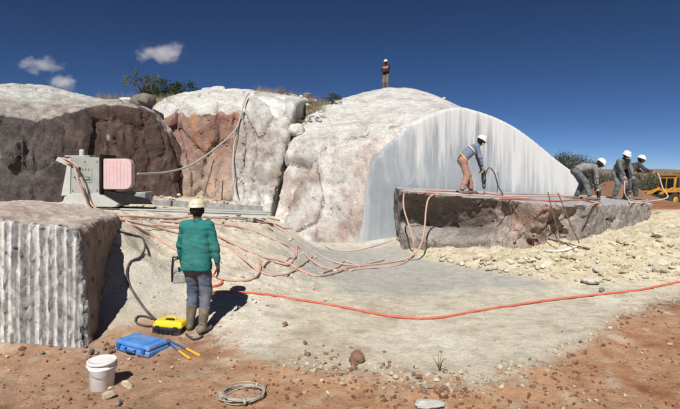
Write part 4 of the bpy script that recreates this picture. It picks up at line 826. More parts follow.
def lying(name, a, b, label, cat):
    """a thing lying on the ground with its long side from a to b"""
    pa, pb = ray_ground(*a), ray_ground(*b); c = (pa + pb) / 2; t = empty(name, (c[0], c[1], gz(c[0], c[1]) + .004), math.atan2(*(pb - pa)[[1, 0]]), label, cat); d = pb - pa
    t.rotation_euler = (0, -math.atan2(pb[2] - pa[2], np.hypot(d[0], d[1])) * .6, math.atan2(d[1], d[0])); return t, float(np.linalg.norm(d[:2]))
tb, L = lying('tool_case', (110, 349), (153, 361), 'blue plastic tool case lying shut on the red soil', 'tool case'); L = .60
W_ = .33
MB().box((0, W_ / 2, .046), (L, W_, .07), None, .018).build('lower_shell', M['blue_plastic'], tb)
up = MB().box((0, W_ / 2, .114), (L * .99, W_ * .985, .058), None, .02, (.96, .93)).build('upper_shell', M['blue_plastic'], tb)
MB().box((0, W_ / 2, .1455), (L * .70, W_ * .58, .006), None, .002).build('raised_panel', M['blue_plastic'], up)
for a in (-.36, .36): MB().box((a * L, -.008, .082), (.055, .022, .06), None, .006).build('latch', M['blue_dark'], tb)
MB().tube([(-.085, .004, .07), (-.08, -.035, .07), (-.06, -.05, .07), (.06, -.05, .07), (.08, -.035, .07), (.085, .004, .07)], .0105, 10).build('handle', M['blue_dark'], tb)
for a in (-.43, .43): MB().box((a * L, W_ * .97, .08), (.05, .03, .04), None, .005).build('hinge', M['blue_dark'], tb)
for a in (-.2, 0, .2): MB().box((a * L, -.001, .045), (.05, .01, .05), None, .003).build('shell_rib', M['blue_plastic'], tb)
yc, L = lying('power_pack', (149, 333), (183, 337), 'yellow and black plastic power pack beside the boots', 'power pack'); L = .43; W_ = .24
MB().box((0, W_ / 2, .05), (L * .97, W_, .10), None, .02).build('base', M['black_rubber'], yc)
tp_ = MB().box((0, W_ / 2 + .01, .135), (L, W_ * .98, .085), None, .025, (.9, .8)).build('cover', M['yellow_plastic'], yc)
MB().tube([(-.08, W_ / 2, .165), (-.07, W_ / 2, .20), (-.04, W_ / 2, .212), (.04, W_ / 2, .212), (.07, W_ / 2, .20), (.08, W_ / 2, .165)], .013, 10).build('handle', M['yellow_plastic'], tp_)
MB().box((0, W_ / 2, .178), (.13, .07, .006), None, .002).build('handle_recess', M['black_rubber'], tp_)
for a in (-.3, .3): MB().box((a * L, -.003, .095), (.05, .02, .05), None, .004).build('latch', M['black_rubber'], yc)
for a in (-.25, -.1, .05, .2): MB().box((a * L, -.004, .05), (.035, .012, .06), None, .002).build('vent', M['black_plate'], yc)
bc, L = lying('bolt_cutter', (165, 340), (195, 358), 'long handled bolt cutter with orange yellow grips', 'bolt cutter')
L = max(L, .5)
for s_ in (-1, 1):
    y0 = s_ * .012; y1 = s_ * .055; arm = MB().tube([(-L * .36, y0, .03), (-L * .30, s_ * .022, .03), (L * .12, s_ * .05, .028)], [.011, .012, .011], 8).build('handle_arm', M['blue_dark'], bc)
    MB().tube([(L * .10, s_ * .049, .028), (L * .14, s_ * .052, .028), (L * .46, s_ * .064, .026), (L * .5, s_ * .063, .026)], [.012, .017, .017, .013], 10).build('grip', M['grip'], arm)
    MB().prism([(0, 0), (.10, .004), (.105, .02), (.05, .034), (0, .03)], -.008, .008, Matrix.Translation((-L * .36, 0, .03)) @ Matrix.Rotation(math.pi, 4, 'Z') @ Matrix.Rotation(math.pi / 2 * s_, 4, 'X')).build('jaw', M['steel'], bc, .003)
MB().lathe([(.013, -.012), (.013, .012)], 12, (-L * .37, 0, .03)).build('pivot_bolt', M['steel'], bc)
p = ray_ground(243, 397); co = empty('wire_coil', (p[0], p[1], gz(*p[:2])), .4, 'coil of grey wire lying on the red soil', 'wire coil')
cp = []; rr = random.Random(3)
for k in range(6 * 40):
    a = 2 * math.pi * k / 40; turn = k / 40; r_ = .175 + .02 * math.sin(turn * 2.7 + 1) + .010 * math.sin(2 * a + turn); cp.append((r_ * math.cos(a) * 1.12 + .015 * math.sin(turn * 1.9), r_ * math.sin(a) + .012 * math.cos(turn * 2.3), .014 + .007 * turn + .008 * math.sin(a + turn)))
MB().tube(cp, .0052, 6).build('loops', M['wire'], co)
MB().tube([(.19 + .02 * k, .03 + .035 * k - .02 * math.sin(k), .03 + .012 * math.sin(k * 1.3)) for k in range(5)], .0052, 6).build('free_end', M['wire'], co)
for a in (.6, 2.9, 4.6): MB().lathe([(.03, -.012), (.03, .012)], 10, (.185 * math.cos(a) * 1.1, .185 * math.sin(a), .035), Matrix.Rotation(math.pi / 2, 3, 'X') @ Matrix.Rotation(a, 3, 'Y')).build('tie', M['wire'], co)
p = ray_ground(439, 372); tw = MB()
for k in range(7):
    a = rr.uniform(0, 6.28); tw.tube([(p[0] + rr.uniform(-.02, .02), p[1], gz(*p[:2])), (p[0] + .03 * math.cos(a), p[1] + .03 * math.sin(a), gz(*p[:2]) + .10), (p[0] + .07 * math.cos(a), p[1] + .07 * math.sin(a), gz(*p[:2]) + rr.uniform(.12, .2))], .0035, 4)
M['twig'] = plain_mat('dry_twig', alb(128, 112, 84), .9, 0, None)
tag(tw.build('dry_weed', M['twig']), 'single dry weed growing out of the pale dust', 'weed')

# ------------------------------------------------------------------ wheel loader beyond the slab
LX, LY = at(670, 175, 44)[:2]; lo_ = empty('wheel_loader', (LX, LY, gz(LX, LY)), math.radians(26), 'yellow wheel loader parked beyond the slab at the right edge', 'loader'); lo_.scale = (1, 1, 1)
Yl = M['loader_yellow']
MB().prism([(.9, .7), (3.4, .8), (3.5, 1.9), (1.2, 2.1), (.9, 1.9)], -.85, .85).build('engine_cover', Yl, lo_, .08)
MB().prism([(-1.9, .55), (.9, .55), (.9, 1.1), (-1.2, 1.2), (-1.9, 1.0)], -.6, .6).build('front_frame', Yl, lo_, .05)
cabp = [(-.65, 1.1), (1.05, 1.1), (1.0, 3.0), (-.35, 3.0)]
cb = MB().prism(cabp, -.75, .75).build('cab', Yl, lo_, .05)
MB().prism([(-.5, 1.95), (.12, 1.95), (.12, 2.85), (-.28, 2.85)], -.775, .775).build('side_window', M['glass'], cb); MB().prism([(.24, 1.7), (.9, 1.7), (.88, 2.85), (.24, 2.85)], -.775, .775).build('side_window', M['glass'], cb)
for a in (-.34, .34): MB().box((-.535, a, 2.28), (.05, .56, 1.0), Matrix.Rotation(.155, 3, 'Y'), .02).build('windscreen', M['glass'], cb)
MB().box((-.80, 0, 1.55), (.5, 1.1, .55), None, .06).build('nose_cover', Yl, lo_)
for a in (-.3, .3): MB().box((-1.06, a, 1.5), (.03, .4, .3), None, .01).build('grille', M['black_plate'], lo_)
MB().box((.32, 0, 3.05), (1.6, 1.65, .1), None, .03).build('roof', Yl, cb)
MB().lathe([(.05, 0), (.05, .7)], 10, (2.4, .3, 1.95)).build('exhaust', M['rust'], lo_)
for s_ in (-1, 1):
    for xw in (-1.35, 1.75):
        wh = MB().lathe([(.42, -.26), (.66, -.28), (.76, -.2), (.76, .2), (.66, .28), (.42, .26)], 28, (xw, s_ * 1.0, .76), Matrix.Rotation(math.pi / 2, 3, 'X')).build('wheel', M['tyre'], lo_)
        MB().lathe([(.10, -.25), (.40, -.24), (.40, .24), (.10, .25)], 20, (xw, s_ * 1.02, .76), Matrix.Rotation(math.pi / 2, 3, 'X')).build('rim', Yl, wh)
        MB().prism([(xw - .8, 1.55), (xw + .8, 1.55), (xw + .85, 1.62), (xw - .75, 1.62)], s_ * .72, s_ * 1.25).build('fender', Yl, lo_)
    MB().prism([(-.7, 1.75), (-.6, 1.95), (-2.4, 1.5), (-3.1, .75), (-2.9, .6), (-2.3, 1.2)], s_ * .5, s_ * .62).build('lift_arm', Yl, lo_)
    MB().box((-.72, s_ * .62, 1.5), (.1, .18, .14), None, .02).build('headlight', M['bucket'], lo_)
    MB().box((-.45, s_ * .95, 1.3), (.05, .25, .7), None, .01).build('ladder', M['black_plate'], lo_)
MB().prism([(-2.9, .3), (-3.1, 1.35), (-3.3, 1.4), (-3.5, .75), (-4.3, .32), (-4.25, .26), (-3.3, .2)], -1.4, 1.4).build('bucket', M['black_rubber'], lo_, .02)
# ------------------------------------------------------------------ people
def cloth_mat(name, col, dirtc, amt=.5, low=None, zsplit=None):
    m, nt, b = nodemat(name); v = coords(nt); n1 = noise(nt, v, 5, 6, .65); n2 = noise(nt, v, 70, 3, .6); n3 = noise(nt, coords(nt, (.6, .6, 1.6)), 11, 4, .55, 1.2)
    c = mixc(nt, ramp(nt, n3, [(.3, .35), (.65, 0.0)]), col, np.array(col) * .62); c = mixc(nt, ramp(nt, n1, [(.4, 0.0), (.72, amt)]), c, dirtc); c = mixc(nt, 1, c, ramp(nt, n2, [(.3, .85), (.7, 1.1)]), 'MULTIPLY')
    nt.links.new(c, b.inputs['Base Color']); b.inputs['Roughness'].default_value = .95; b.inputs['Specular IOR Level'].default_value = .15
    bump(nt, b, [(n3, .22, .008), (n2, .25, .002)]); return m
M['skin'] = plain_mat('dark_skin', alb(92, 62, 48, .8), .55, 0, None, 0, 12, .35)
M['hair'] = plain_mat('black_hair', (.012, .010, .009), .8)
M['boot'] = plain_mat('dusty_boot', alb(96, 86, 74), .8, 0, alb(170, 156, 134), .8, 8)
M['cream_hat'] = plain_mat('cream_helmet', alb(226, 218, 186, .88), .35, 0, alb(200, 186, 154), .5, 9, .5, .03)
M['white_hat'] = plain_mat('white_helmet', alb(236, 236, 232, .9), .35, 0, alb(210, 204, 194), .4, 9, .5, .03)
M['glove'] = cloth_mat('dusty_glove', alb(140, 134, 126), DUST)
M['mask'] = plain_mat('white_mask', alb(214, 212, 206), .8)
UP = np.array((0, 0, 1.))
def unit(a): a = np.asarray(a, float); return a / max(np.linalg.norm(a), 1e-9)
def ik(a, b, l1, l2, pole):
    a = np.asarray(a, float); b = np.asarray(b, float); d = b - a; D = np.linalg.norm(d)
    if D > (l1 + l2) * .995: b = a + d / D * (l1 + l2) * .995; d = b - a; D = np.linalg.norm(d)
    u_ = d / D; x = (l1 * l1 - l2 * l2 + D * D) / (2 * D); h = math.sqrt(max(l1 * l1 - x * x, 0)); p = np.asarray(pole, float); p = unit(p - u_ * (p @ u_)); return a + u_ * x + p * h, b
def hand_mesh(wr, d, pn, curl, thumb_side, scale=1.0, res=.0055):
    """palm, four bent fingers of unequal length and a thumb off the side of the palm"""
    d = unit(d); pn = unit(pn - d * (np.asarray(pn) @ d)); sd_ = np.cross(d, pn) * thumb_side; S_ = scale
    parts = []
    for k, (o, L) in enumerate(((.028, .074), (.010, .082), (-.009, .077), (-.026, .060))):
        b0 = wr + d * .092 * S_ + sd_ * o * S_; dirn = d; pts = [wr + d * .03 * S_ + sd_ * o * .7 * S_, b0]
        for j, fr in enumerate((.45, .32, .23)):
            a = curl * (.8, 1.0, .8)[j]; dirn = unit(dirn * math.cos(a) + pn * math.sin(a)); pnn = pn
            pts.append(pts[-1] + dirn * L * fr * S_); 
        parts.append((pts, (.0115, .0105, .0095, .0088, .0075)))
    tb_ = wr + d * .028 * S_ + sd_ * .028 * S_; t1 = tb_ + unit(sd_ * .8 + d * .7 + pn * .3) * .042 * S_; t2 = t1 + unit(sd_ * .25 + d * .8 + pn * (.3 + curl * .5)) * .032 * S_; t3 = t2 + unit(d * .8 + pn * (.4 + curl * .6)) * .024 * S_
    parts.append(([tb_, t1, t2, t3], (.016, .0125, .011, .009)))
    def f(P):
        dd = seg(P, wr - d * .02 * S_, wr + d * .03 * S_, .024 * S_, .026 * S_)
        for o in (-.024, -.008, .008, .024): dd = smin(dd, seg(P, wr + d * .02 * S_ + sd_ * o * .6 * S_, wr + d * .088 * S_ + sd_ * o * S_, .017 * S_, .0135 * S_), .012)
        for pts, rs in parts:
            e = np.full(len(P), 9.)
            for j in range(len(pts) - 1): e = np.minimum(e, seg(P, pts[j], pts[j + 1], rs[j] * S_, rs[j + 1] * S_))
            dd = smin(dd, e, .004)
        return dd
    allp = np.array([q for pts, _ in parts for q in pts] + [wr - d * .05]); return sdf_mesh(f, allp.min(0) - .03, allp.max(0) + .03, res)
def person(name, label, loc, face, H=1.75, lean=0., twist=0., hip=None, feet=((-.11, 0), (.11, 0)), lh=None, rh=None, head_dir=None, hat='white_hat', shirt=None, trousers=None, res=.019, curl=.5, gloves=False,
           extras=(), hood=0.0, seated=False, jacket=.0, lpole=None, rpole=None, kneepole=None, sway=0.0, group=None, foot_yaw=(.18, -.18), knee_bend=0.0, palms=None, boot_h=.10):
    """face: direction faced on the ground; hands in body axes (right, forward, up) from the feet point"""
    s = H / 1.75; f = unit((face[0], face[1], 0)); r = np.array((f[1], -f[0], 0.)); O = np.zeros(3)
    W = lambda q: r * q[0] + f * q[1] + UP * q[2]
    hipz = (.93 - knee_bend) * s if hip is None else hip[2]; pel = W((0, 0, hipz)) if hip is None else W(hip)
    t = unit(UP * math.cos(lean) + f * math.sin(lean) + r * sway); rr_ = unit(r * math.cos(twist) + f * math.sin(twist)); rr_ = unit(rr_ - t * (rr_ @ t))
    mid = pel + unit(t * .75 + UP * .25) * .24 * s; t2 = unit(mid + t * .30 * s - mid); nb = mid + t2 * .29 * s; fw = unit(np.cross(UP, rr_)) if lean < .3 else unit(np.cross(t, rr_) * 1)
    fw = unit(f - t * (f @ t)) if lean < 1.3 else unit(-UP + .2 * f)
    sh = [nb - t2 * .035 * s - rr_ * .175 * s, nb - t2 * .035 * s + rr_ * .175 * s]
    hd_ = unit(head_dir) if head_dir is not None else unit(f + UP * -.1 - UP * lean * .35)
    hup = unit(unit(UP * 1.2 + t * .8) - hd_ * (unit(UP * 1.2 + t * .8) @ hd_)); hc = nb + unit(t2 * .7 + hup * .5) * .075 * s + hup * .10 * s + hd_ * .015
    hr = unit(np.cross(hd_, hup))
    hipj = [pel - r * .09 * s - UP * .02, pel + r * .09 * s - UP * .02]; ank, knee = [], []
    for i in (0, 1):
        a = W((feet[i][0], feet[i][1], .095 * s + (feet[i][2] if len(feet[i]) > 2 else 0))); kp = f if kneepole is None else W(kneepole)
        k, a2 = ik(hipj[i], a, .425 * s, .425 * s, kp); knee.append(k); ank.append(a2)
    lh = lh or (-.27, .06, .80); rh = rh or (.27, .04, .80); wr, elb = [], []
    for i, h_ in enumerate((lh, rh)):
        pol = (W((-.6, -1, .0)), W((.6, -1, .0)))[i]
        if (lpole, rpole)[i] is not None: pol = W((lpole, rpole)[i])
        e, w2 = ik(sh[i], W(h_), .295 * s, .26 * s, pol); elb.append(e); wr.append(w2)
    fd = [unit(f * math.cos(y) - r * math.sin(y)) for y in foot_yaw]
    def torso(P, g=0.):
        d = seg(P, pel + r * .055 * s, mid + rr_ * .05 * s, (.118 + g) * s, (.112 + g) * s); d = smin(d, seg(P, pel - r * .055 * s, mid - rr_ * .05 * s, (.118 + g) * s, (.112 + g) * s), .05)
        for q in (-1, 1): d = smin(d, seg(P, mid + rr_ * q * .055 * s, nb - t2 * .10 * s + rr_ * q * .085 * s, (.112 + g) * s, (.102 + g) * s), .05)
        d = smin(d, seg(P, sh[0] + rr_ * .02 * s, sh[1] - rr_ * .02 * s, (.066 + g * .8) * s), .05); return d
    def arms(P, g=0., cut=0.):
        d = np.full(len(P), 9.)
        for i in (0, 1):
            e = smin(seg(P, sh[i], elb[i], (.058 + g) * s, (.046 + g) * s), seg(P, elb[i], wr[i], (.046 + g) * s, (.030 + g) * s), .03)
            if cut: dv = unit(wr[i] - elb[i]); e = np.maximum(e, (P - (wr[i] - dv * cut)) @ dv) if True else e
            d = smin(d, e, .03)
        return d
    def legs(P, g=0., gl=0., cutz=None):
        d = seg(P, hipj[0], hipj[1], (.105 + g) * s)
        for i in (0, 1):
            e = smin(seg(P, hipj[i], knee[i], (.088 + g) * s, (.058 + g + gl * .5) * s), seg(P, knee[i], ank[i] - UP * .02, (.056 + g + gl * .5) * s, (.040 + g + gl) * s), .03)
            d = smin(d, e, .035)
        if cutz is not None:
            for i in (0, 1):
                m = np.linalg.norm(P[:, :2] - ank[i][:2], axis=1) < .22; d = np.where(m & (P[:, 2] < ank[i][2] + 2 * cutz), np.maximum(d, ank[i][2] + cutz - P[:, 2]), d)
        return d
    def headf(P):
        q = np.stack([(P - hc) @ hr, (P - hc) @ hd_, (P - hc) @ hup], 1)
        d = ell(q, (0, -.008, .025), (.076, .096, .098)); d = smin(d, ell(q, (0, .022, -.045), (.056, .068, .068)), .035)
        d = smin(d, seg(q, (0, .092, .012), (0, .112, -.022), .009, .015), .012); d = smin(d, seg(q, (-.022, .088, -.052), (.022, .088, -.052), .010), .010)
        for k in (-1, 1): d = smax(d, -(np.linalg.norm(q - (k * .031, .102, .012), axis=1) - .017), .012); d = smin(d, ell(q, (k * .080, -.008, -.002), (.012, .022, .034)), .008); d = smin(d, np.linalg.norm(q - (k * .031, .084, .012), axis=1) - .0125, .002)
        return d
    nk = lambda P: seg(P, nb - t2 * .03 * s + fw * .01, hc - hup * .05, .052 * s, .050 * s)
    feetf = lambda P, g=0.: np.minimum(*[smin(seg(P, ank[i] - UP * .045 * s - fd[i] * .045, ank[i] - UP * .055 * s + fd[i] * .13 * s, (.040 + g) * s, (.036 + g) * s), seg(P, ank[i] + UP * .02, ank[i] - UP * .04 * s, (.042 + g) * s), .02) for i in (0, 1)])
    def bodyf(P):
        d = smin(torso(P), nk(P), .03); d = smin(d, headf(P), .012); d = smin(d, arms(P), .03); d = smin(d, legs(P), .04); return smin(d, feetf(P), .02)
    allp = np.array([pel, nb, hc + hup * .15, hc + hd_ * .1, *sh, *elb, *wr, *knee, *ank, *[a - UP * .09 * s for a in ank], *[a + q * .17 for a, q in zip(ank, fd)]]); lo = allp.min(0) - .17; hi = allp.max(0) + .17; lo[2] = -.03
    root = empty(name, tuple(loc), 0, label, 'person', group)
    V, Q = sdf_mesh(bodyf, lo, hi, res); Vs, Qs = [V], [Q]; o = len(V)
    if not gloves:
        for i in (0, 1):
            dv = unit(wr[i] - elb[i]); pn_ = (palms[i] if palms else W(((1, -1)[i], .2, 0))); hv, hq = hand_mesh(wr[i], dv, np.asarray(pn_, float), curl, (1, -1)[i]); Vs.append(hv); Qs.append(hq + o); o += len(hv)
    new_obj('body', mesh_np('body', np.vstack(Vs), np.vstack(Qs)), M['skin'], root)
    if gloves:
        for i in (0, 1):
            dv = unit(wr[i] - elb[i]); pn_ = (palms[i] if palms else W(((1, -1)[i], .2, 0))); hv, hq = hand_mesh(wr[i], dv, np.asarray(pn_, float), curl, (1, -1)[i], 1.1); new_obj('glove', mesh_np('glove', hv, hq), M['glove'], root)
    fold = lambda P, a: a * 1.1 * fbm(P @ np.array([[.5, 0, .25], [0, .5, .1], [-.2, .1, 1.3]]) + .05 * fbm(P, 5, 2, 143)[:, None], 9, 2, 141, .5, True) + a * 1.1 * fbm(P, 4, 2, 142)
    hem = pel - t * (.02 + jacket) * s
    def shirtf(P):
        d = torso(P, .016)
        if jacket:
            for q in (-1, 1): d = smin(d, seg(P, mid + rr_ * q * .07 * s, pel - t * .25 * s + r * q * .088 * s, .122 * s, .142 * s), .04)
        d = smin(d, arms(P, .015, .035 * s), .022); d = np.maximum(d, (hem - P) @ t); d = smax(d, (P - (nb + t2 * .045 * s)) @ t2, .01); d = np.minimum(d, np.maximum(np.abs(seg(P, nb - t2 * .02, nb + t2 * .062 * s, .072 * s)) - .009, (P - (nb + t2 * .06 * s)) @ t2)); return d
    V, Q = sdf_mesh(shirtf, lo, hi, res * .8, lambda P: fold(P, .011), .1); new_obj('shirt', mesh_np('shirt', V, Q), shirt, root)
    trf = lambda P: np.maximum(legs(P, .022, .026 if boot_h < .15 else .010, .035 if boot_h < .15 else boot_h - .03), (P - (pel + unit(t * .7 + UP * .5) * (-.06 if jacket else .10) * s)) @ unit(t * .55 + UP * .8))
    V, Q = sdf_mesh(trf, lo, hi, res * .8, lambda P: fold(P, .010), .1); new_obj('trousers', mesh_np('trousers', V, Q), trousers, root)
    for i in (0, 1):
        bf = lambda P: np.maximum(smin(seg(P, ank[i] - UP * .045 * s - fd[i] * .045, ank[i] - UP * .052 * s + fd[i] * .14 * s, .048 * s, .043 * s), seg(P, ank[i] + unit(knee[i] - ank[i]) * (boot_h + .03) * s, ank[i] - UP * .03 * s, (.056 if boot_h < .15 else .078) * s, .052 * s), .02), ank[i][2] - .095 * s + .002 - P[:, 2])
        a = ank[i]; bl = np.minimum(a - .13, a + fd[i] * .2 - .08); bh = np.maximum(a + .13, a + fd[i] * .2 + .08); bh[2] = a[2] + boot_h + .09; bl[2] = a[2] - .12
        V, Q = sdf_mesh(lambda P: np.maximum(bf(P), P[:, 2] - a[2] - boot_h * s), bl, bh, .012); new_obj('boot', mesh_np('boot', V, Q), M['boot'], root)
    Rm = Matrix((tuple(hr), tuple(hd_), tuple(hup))).transposed(); hp_ = V3(hc) + Rm @ V3((0, -.004, .035))
    if hat:
        hm = MB().lathe([(.118, 0), (.121, .004), (.119, .012), (.113, .018), (.111, .045), (.101, .078), (.078, .105), (.045, .119), (.001, .123)], 28)
        for v in hm.bm.verts:
            v.co.y *= 1.16
            if v.co.z < .014: v.co.y += .02 * max(0, v.co.y / .12); v.co.z -= .012 * max(0, v.co.y / .12)
            v.co = hp_ + Rm @ v.co
        hm = hm.build('helmet', M[hat], root)
        rd = MB().tube([hp_ + Rm @ V3((0, .126 * math.cos(a), .016 + .112 * math.sin(a))) for a in np.linspace(.25, math.pi - .25, 12)], .012, 8).build('crown_ridge', M[hat], hm)
    hairf = lambda P: np.maximum(headf(P) - .008, np.maximum(((P - hc) @ hd_) - .035 + ((P - hc) @ hup) * -.2, -.095 - (P - hc) @ hup))
    V, Q = sdf_mesh(hairf, hc - .16, hc + .16, .010); new_obj('hair', mesh_np('hair', V, Q), M['hair'], root)
    for e in extras:
        if e == 'earmuffs':
            for k in (-1, 1): MB().lathe([(.02, -.018), (.036, -.014), (.036, .012), (.026, .02)], 14, hp_ + Rm @ V3((k * .096, -.008, -.035)), Rm @ Matrix.Rotation(math.pi / 2, 3, 'Y')).build('ear_muff', M['black_plate'], root)
        if e == 'mask':
            mk = MB().lathe([(.05, 0), (.052, .01), (.04, .035), (.02, .05), (.001, .053)], 14, hp_ + Rm @ V3((0, .062, -.085)), Rm @ Matrix.Rotation(-math.pi / 2, 3, 'X')).build('dust_mask', M['mask'], root)
        if e == 'goggles':
            MB().box(hp_ + Rm @ V3((0, .088, -.025)), (.14, .035, .042), Rm, .01).build('goggles', M['glass'], root)
        if e == 'belt':
            V, Q = sdf_mesh(lambda P: np.maximum(np.maximum(np.minimum(torso(P, .036), legs(P, .034)), np.abs((P - (pel + t * .055 * s)) @ t) - .02), -torso(P, .012)), lo, hi, .014); new_obj('belt', mesh_np('belt', V, Q), M['grip'], root)
        if e in ('stripe', 'vest'):
            V, Q = sdf_mesh(lambda P: np.maximum(torso(P, .034), np.abs((P - (mid + t * (.12 if e == 'stripe' else .16) * s)) @ t) - (.022 if e == 'stripe' else .075)), lo, hi, .014); new_obj('reflective_stripe' if e == 'stripe' else 'orange_vest', mesh_np(e, V, Q), M['mask'] if e == 'stripe' else M['vest'], root)
    return dict(root=root, wr=[w_ + np.array(loc) for w_ in wr], loc=np.array(loc), r=r, f=f, hc=hc + np.array(loc))
M['vest'] = cloth_mat('orange_vest', alb(190, 84, 52), DUST, .4)
jacket = cloth_mat('teal_jacket', alb(46, 130, 126, .78), alb(96, 138, 132), .5)
jeans = cloth_mat('dirty_jeans', alb(92, 106, 130), alb(150, 144, 134), .8)
salmon = cloth_mat('salmon_trousers', alb(184, 138, 122), alb(186, 162, 148), .75)
blue_sh = cloth_mat('blue_shirt', alb(122, 138, 162), alb(164, 166, 170), .6)
grey_cl = cloth_mat('dusty_grey_cloth', alb(136, 136, 134), alb(176, 172, 166), .7)
dark_cl = cloth_mat('dark_cloth', alb(62, 64, 68), alb(128, 126, 122), .55)
slate_cl = cloth_mat('slate_cloth', alb(92, 98, 100), alb(156, 154, 150), .75)
olive = cloth_mat('olive_cloth', alb(50, 46, 44), alb(80, 74, 68), .4)
greytr = cloth_mat('grey_trousers', alb(116, 112, 106), alb(150, 140, 126), .4)

mp = at(196.5, 333, 6.42); mz = gz(mp[0], mp[1])
man = person('person', 'man in a teal jacket, jeans and cream helmet seen from behind, holding a control box', (mp[0], mp[1], mz + .0), (.10, 1), 1.74, lean=.03, feet=((-.115, .06), (.105, -.06)), lh=(-.285, .18, .90), rh=(.285, .06, .80), head_dir=(.12, 1, .02), hat='cream_hat', shirt=jacket, trousers=jeans, res=.013, curl=.35, jacket=.09,
             lpole=(-.8, -.6, 0), rpole=(.9, -.5, 0), palms=((1, 0, 0), (-1, 0, 0)), foot_yaw=(.25, -.3), boot_h=.24)
# the control box he carries
lw = man['wr'][0]; cb_ = empty('control_box', tuple(lw + np.array((-.05, .05, -.24))), .35, 'grey control box with black handle frame in the left hand of the man in teal', 'control box'); cb_.scale = (1.35, 1.2, 1.35)
MB().box((0, .06, .0), (.13, .26, .10), None, .012).build('case', M['dusty_steel'], cb_)
MB().box((0, .06, .056), (.11, .22, .012), None, .003).build('panel', M['grey_panel'], cb_)
for a in (-.03, .03, .09, .14): MB().lathe([(.008, 0), (.011, .012), (.011, .022)], 8, (.0, a, .062)).build('switch', M['black_plate'], cb_)
MB().tube([(-.07, -.06, -.03), (-.07, -.075, .06), (-.06, -.08, .19), (0, -.03, .205), (.0, .03, .205), (-.06, .16, .19), (-.07, .19, .06), (-.07, .18, -.03)], .009, 8).build('handle_frame', M['black_plate'], cb_)

def rock_drill(tip, top, label):
    tip = np.asarray(tip, float); top = np.asarray(top, float); ax = unit(top - tip); L = np.linalg.norm(top - tip); q = V3(ax).to_track_quat('Z', 'Y').to_matrix(); o = empty('rock_drill', tuple(tip), 0, label, 'rock drill')
    b = MB().lathe([(.028, L - .52), (.04, L - .50), (.045, L - .36), (.06, L - .34), (.062, L - .14), (.05, L - .10), (.045, L - .04), (.03, L - .02)], 14, (0, 0, 0), q).build('cylinder_body', M['dark_cable'], o)
    MB().tube([(0, 0, 0), tuple(ax * (L - .5))], .013, 8).build('drill_steel', M['steel'], o); hv = q @ V3((1, 0, 0))
    for s_ in (-1, 1): MB().tube([tuple(V3(ax * (L - .05))), tuple(V3(ax * (L - .03)) + hv * s_ * .10), tuple(V3(ax * (L - .05)) + hv * s_ * .2)], .015, 8).build('handle', M['steel'], o)
    MB().lathe([(.03, L - .46), (.055, L - .45), (.055, L - .42), (.03, L - .41)], 12, (0, 0, 0), q).build('collar', M['steel'], o); MB().tube([tuple(V3(ax * (L - .2)) + hv * .05), tuple(V3(ax * (L - .22)) + hv * .09), tuple(V3(ax * (L - .3)) + hv * .10)], .016, 8).build('exhaust', M['steel'], o)
    return o
def on_slab(px, Y): x = (px - HX) / F * Y; return np.array((x, Y, slab_top(x, Y)))
# driller in salmon trousers
c0 = on_slab(466, 12.9); w1_ = person('person', 'driller in salmon trousers and blue shirt bending over a rock drill', c0, (1, -.12), 1.76, lean=.92, hip=(0, -.10, .93), feet=((-.16, .16, .0), (.13, -.13, .0)), lh=(-.13, .40, .72), rh=(.16, .40, .72), head_dir=(1, -.25, -.55), hat='white_hat', shirt=blue_sh, trousers=salmon, res=.016, gloves=True, curl=1.0, extras=('earmuffs', 'mask', 'stripe', 'belt'), lpole=(-.5, .3, .2), rpole=(.6, .2, .2), palms=((0, 0, -1), (0, 0, -1)))
hm_ = (w1_['wr'][0] + w1_['wr'][1]) / 2 + np.array((.06, 0, -.06)); tp0 = on_slab(476, 12.9); tp0[0] = hm_[0] + .02; tp0[1] = hm_[1]; tp0[2] = slab_top(tp0[0], tp0[1]) - .05
rock_drill(tp0, hm_, 'rock drill held upright by the driller in salmon trousers')
hose('air_hose', [hm_ + (.05, 0, -.15), hm_ + (.16, .02, .05), hm_ + (.30, .05, -.1), hm_ + (.42, .1, -.45), hm_ + (.55, .12, -.66)] + tpath([(500, 194)]), .017, 'dark_cable', 'dark air hose feeding the drill of the driller in salmon trousers', ground_fit=False)
# bending driller in dusty grey
c1 = on_slab(583, 14.0); w2_ = person('person', 'driller in dusty grey clothes bent double at the middle of the slab', c1, (1, -.25), 1.74, lean=1.52, hip=(0, -.2, .86), feet=((-.20, -.14), (.18, .14)), lh=(-.13, .36, .40), rh=(.15, .36, .40), head_dir=(1, -.3, -.95), hat='white_hat', shirt=grey_cl, trousers=slate_cl, res=.018, gloves=True, curl=1.0, extras=('earmuffs',), lpole=(-.6, .2, .2), rpole=(.6, .2, .2), palms=((0, 0, -1), (0, 0, -1)))
hm_ = (w2_['wr'][0] + w2_['wr'][1]) / 2 + np.array((.06, 0, -.06)); tq = hm_.copy(); tq[2] = slab_top(tq[0], tq[1]) - .15; rock_drill(tq, hm_ + (0, 0, .12), 'rock drill held low by the bent driller in grey')
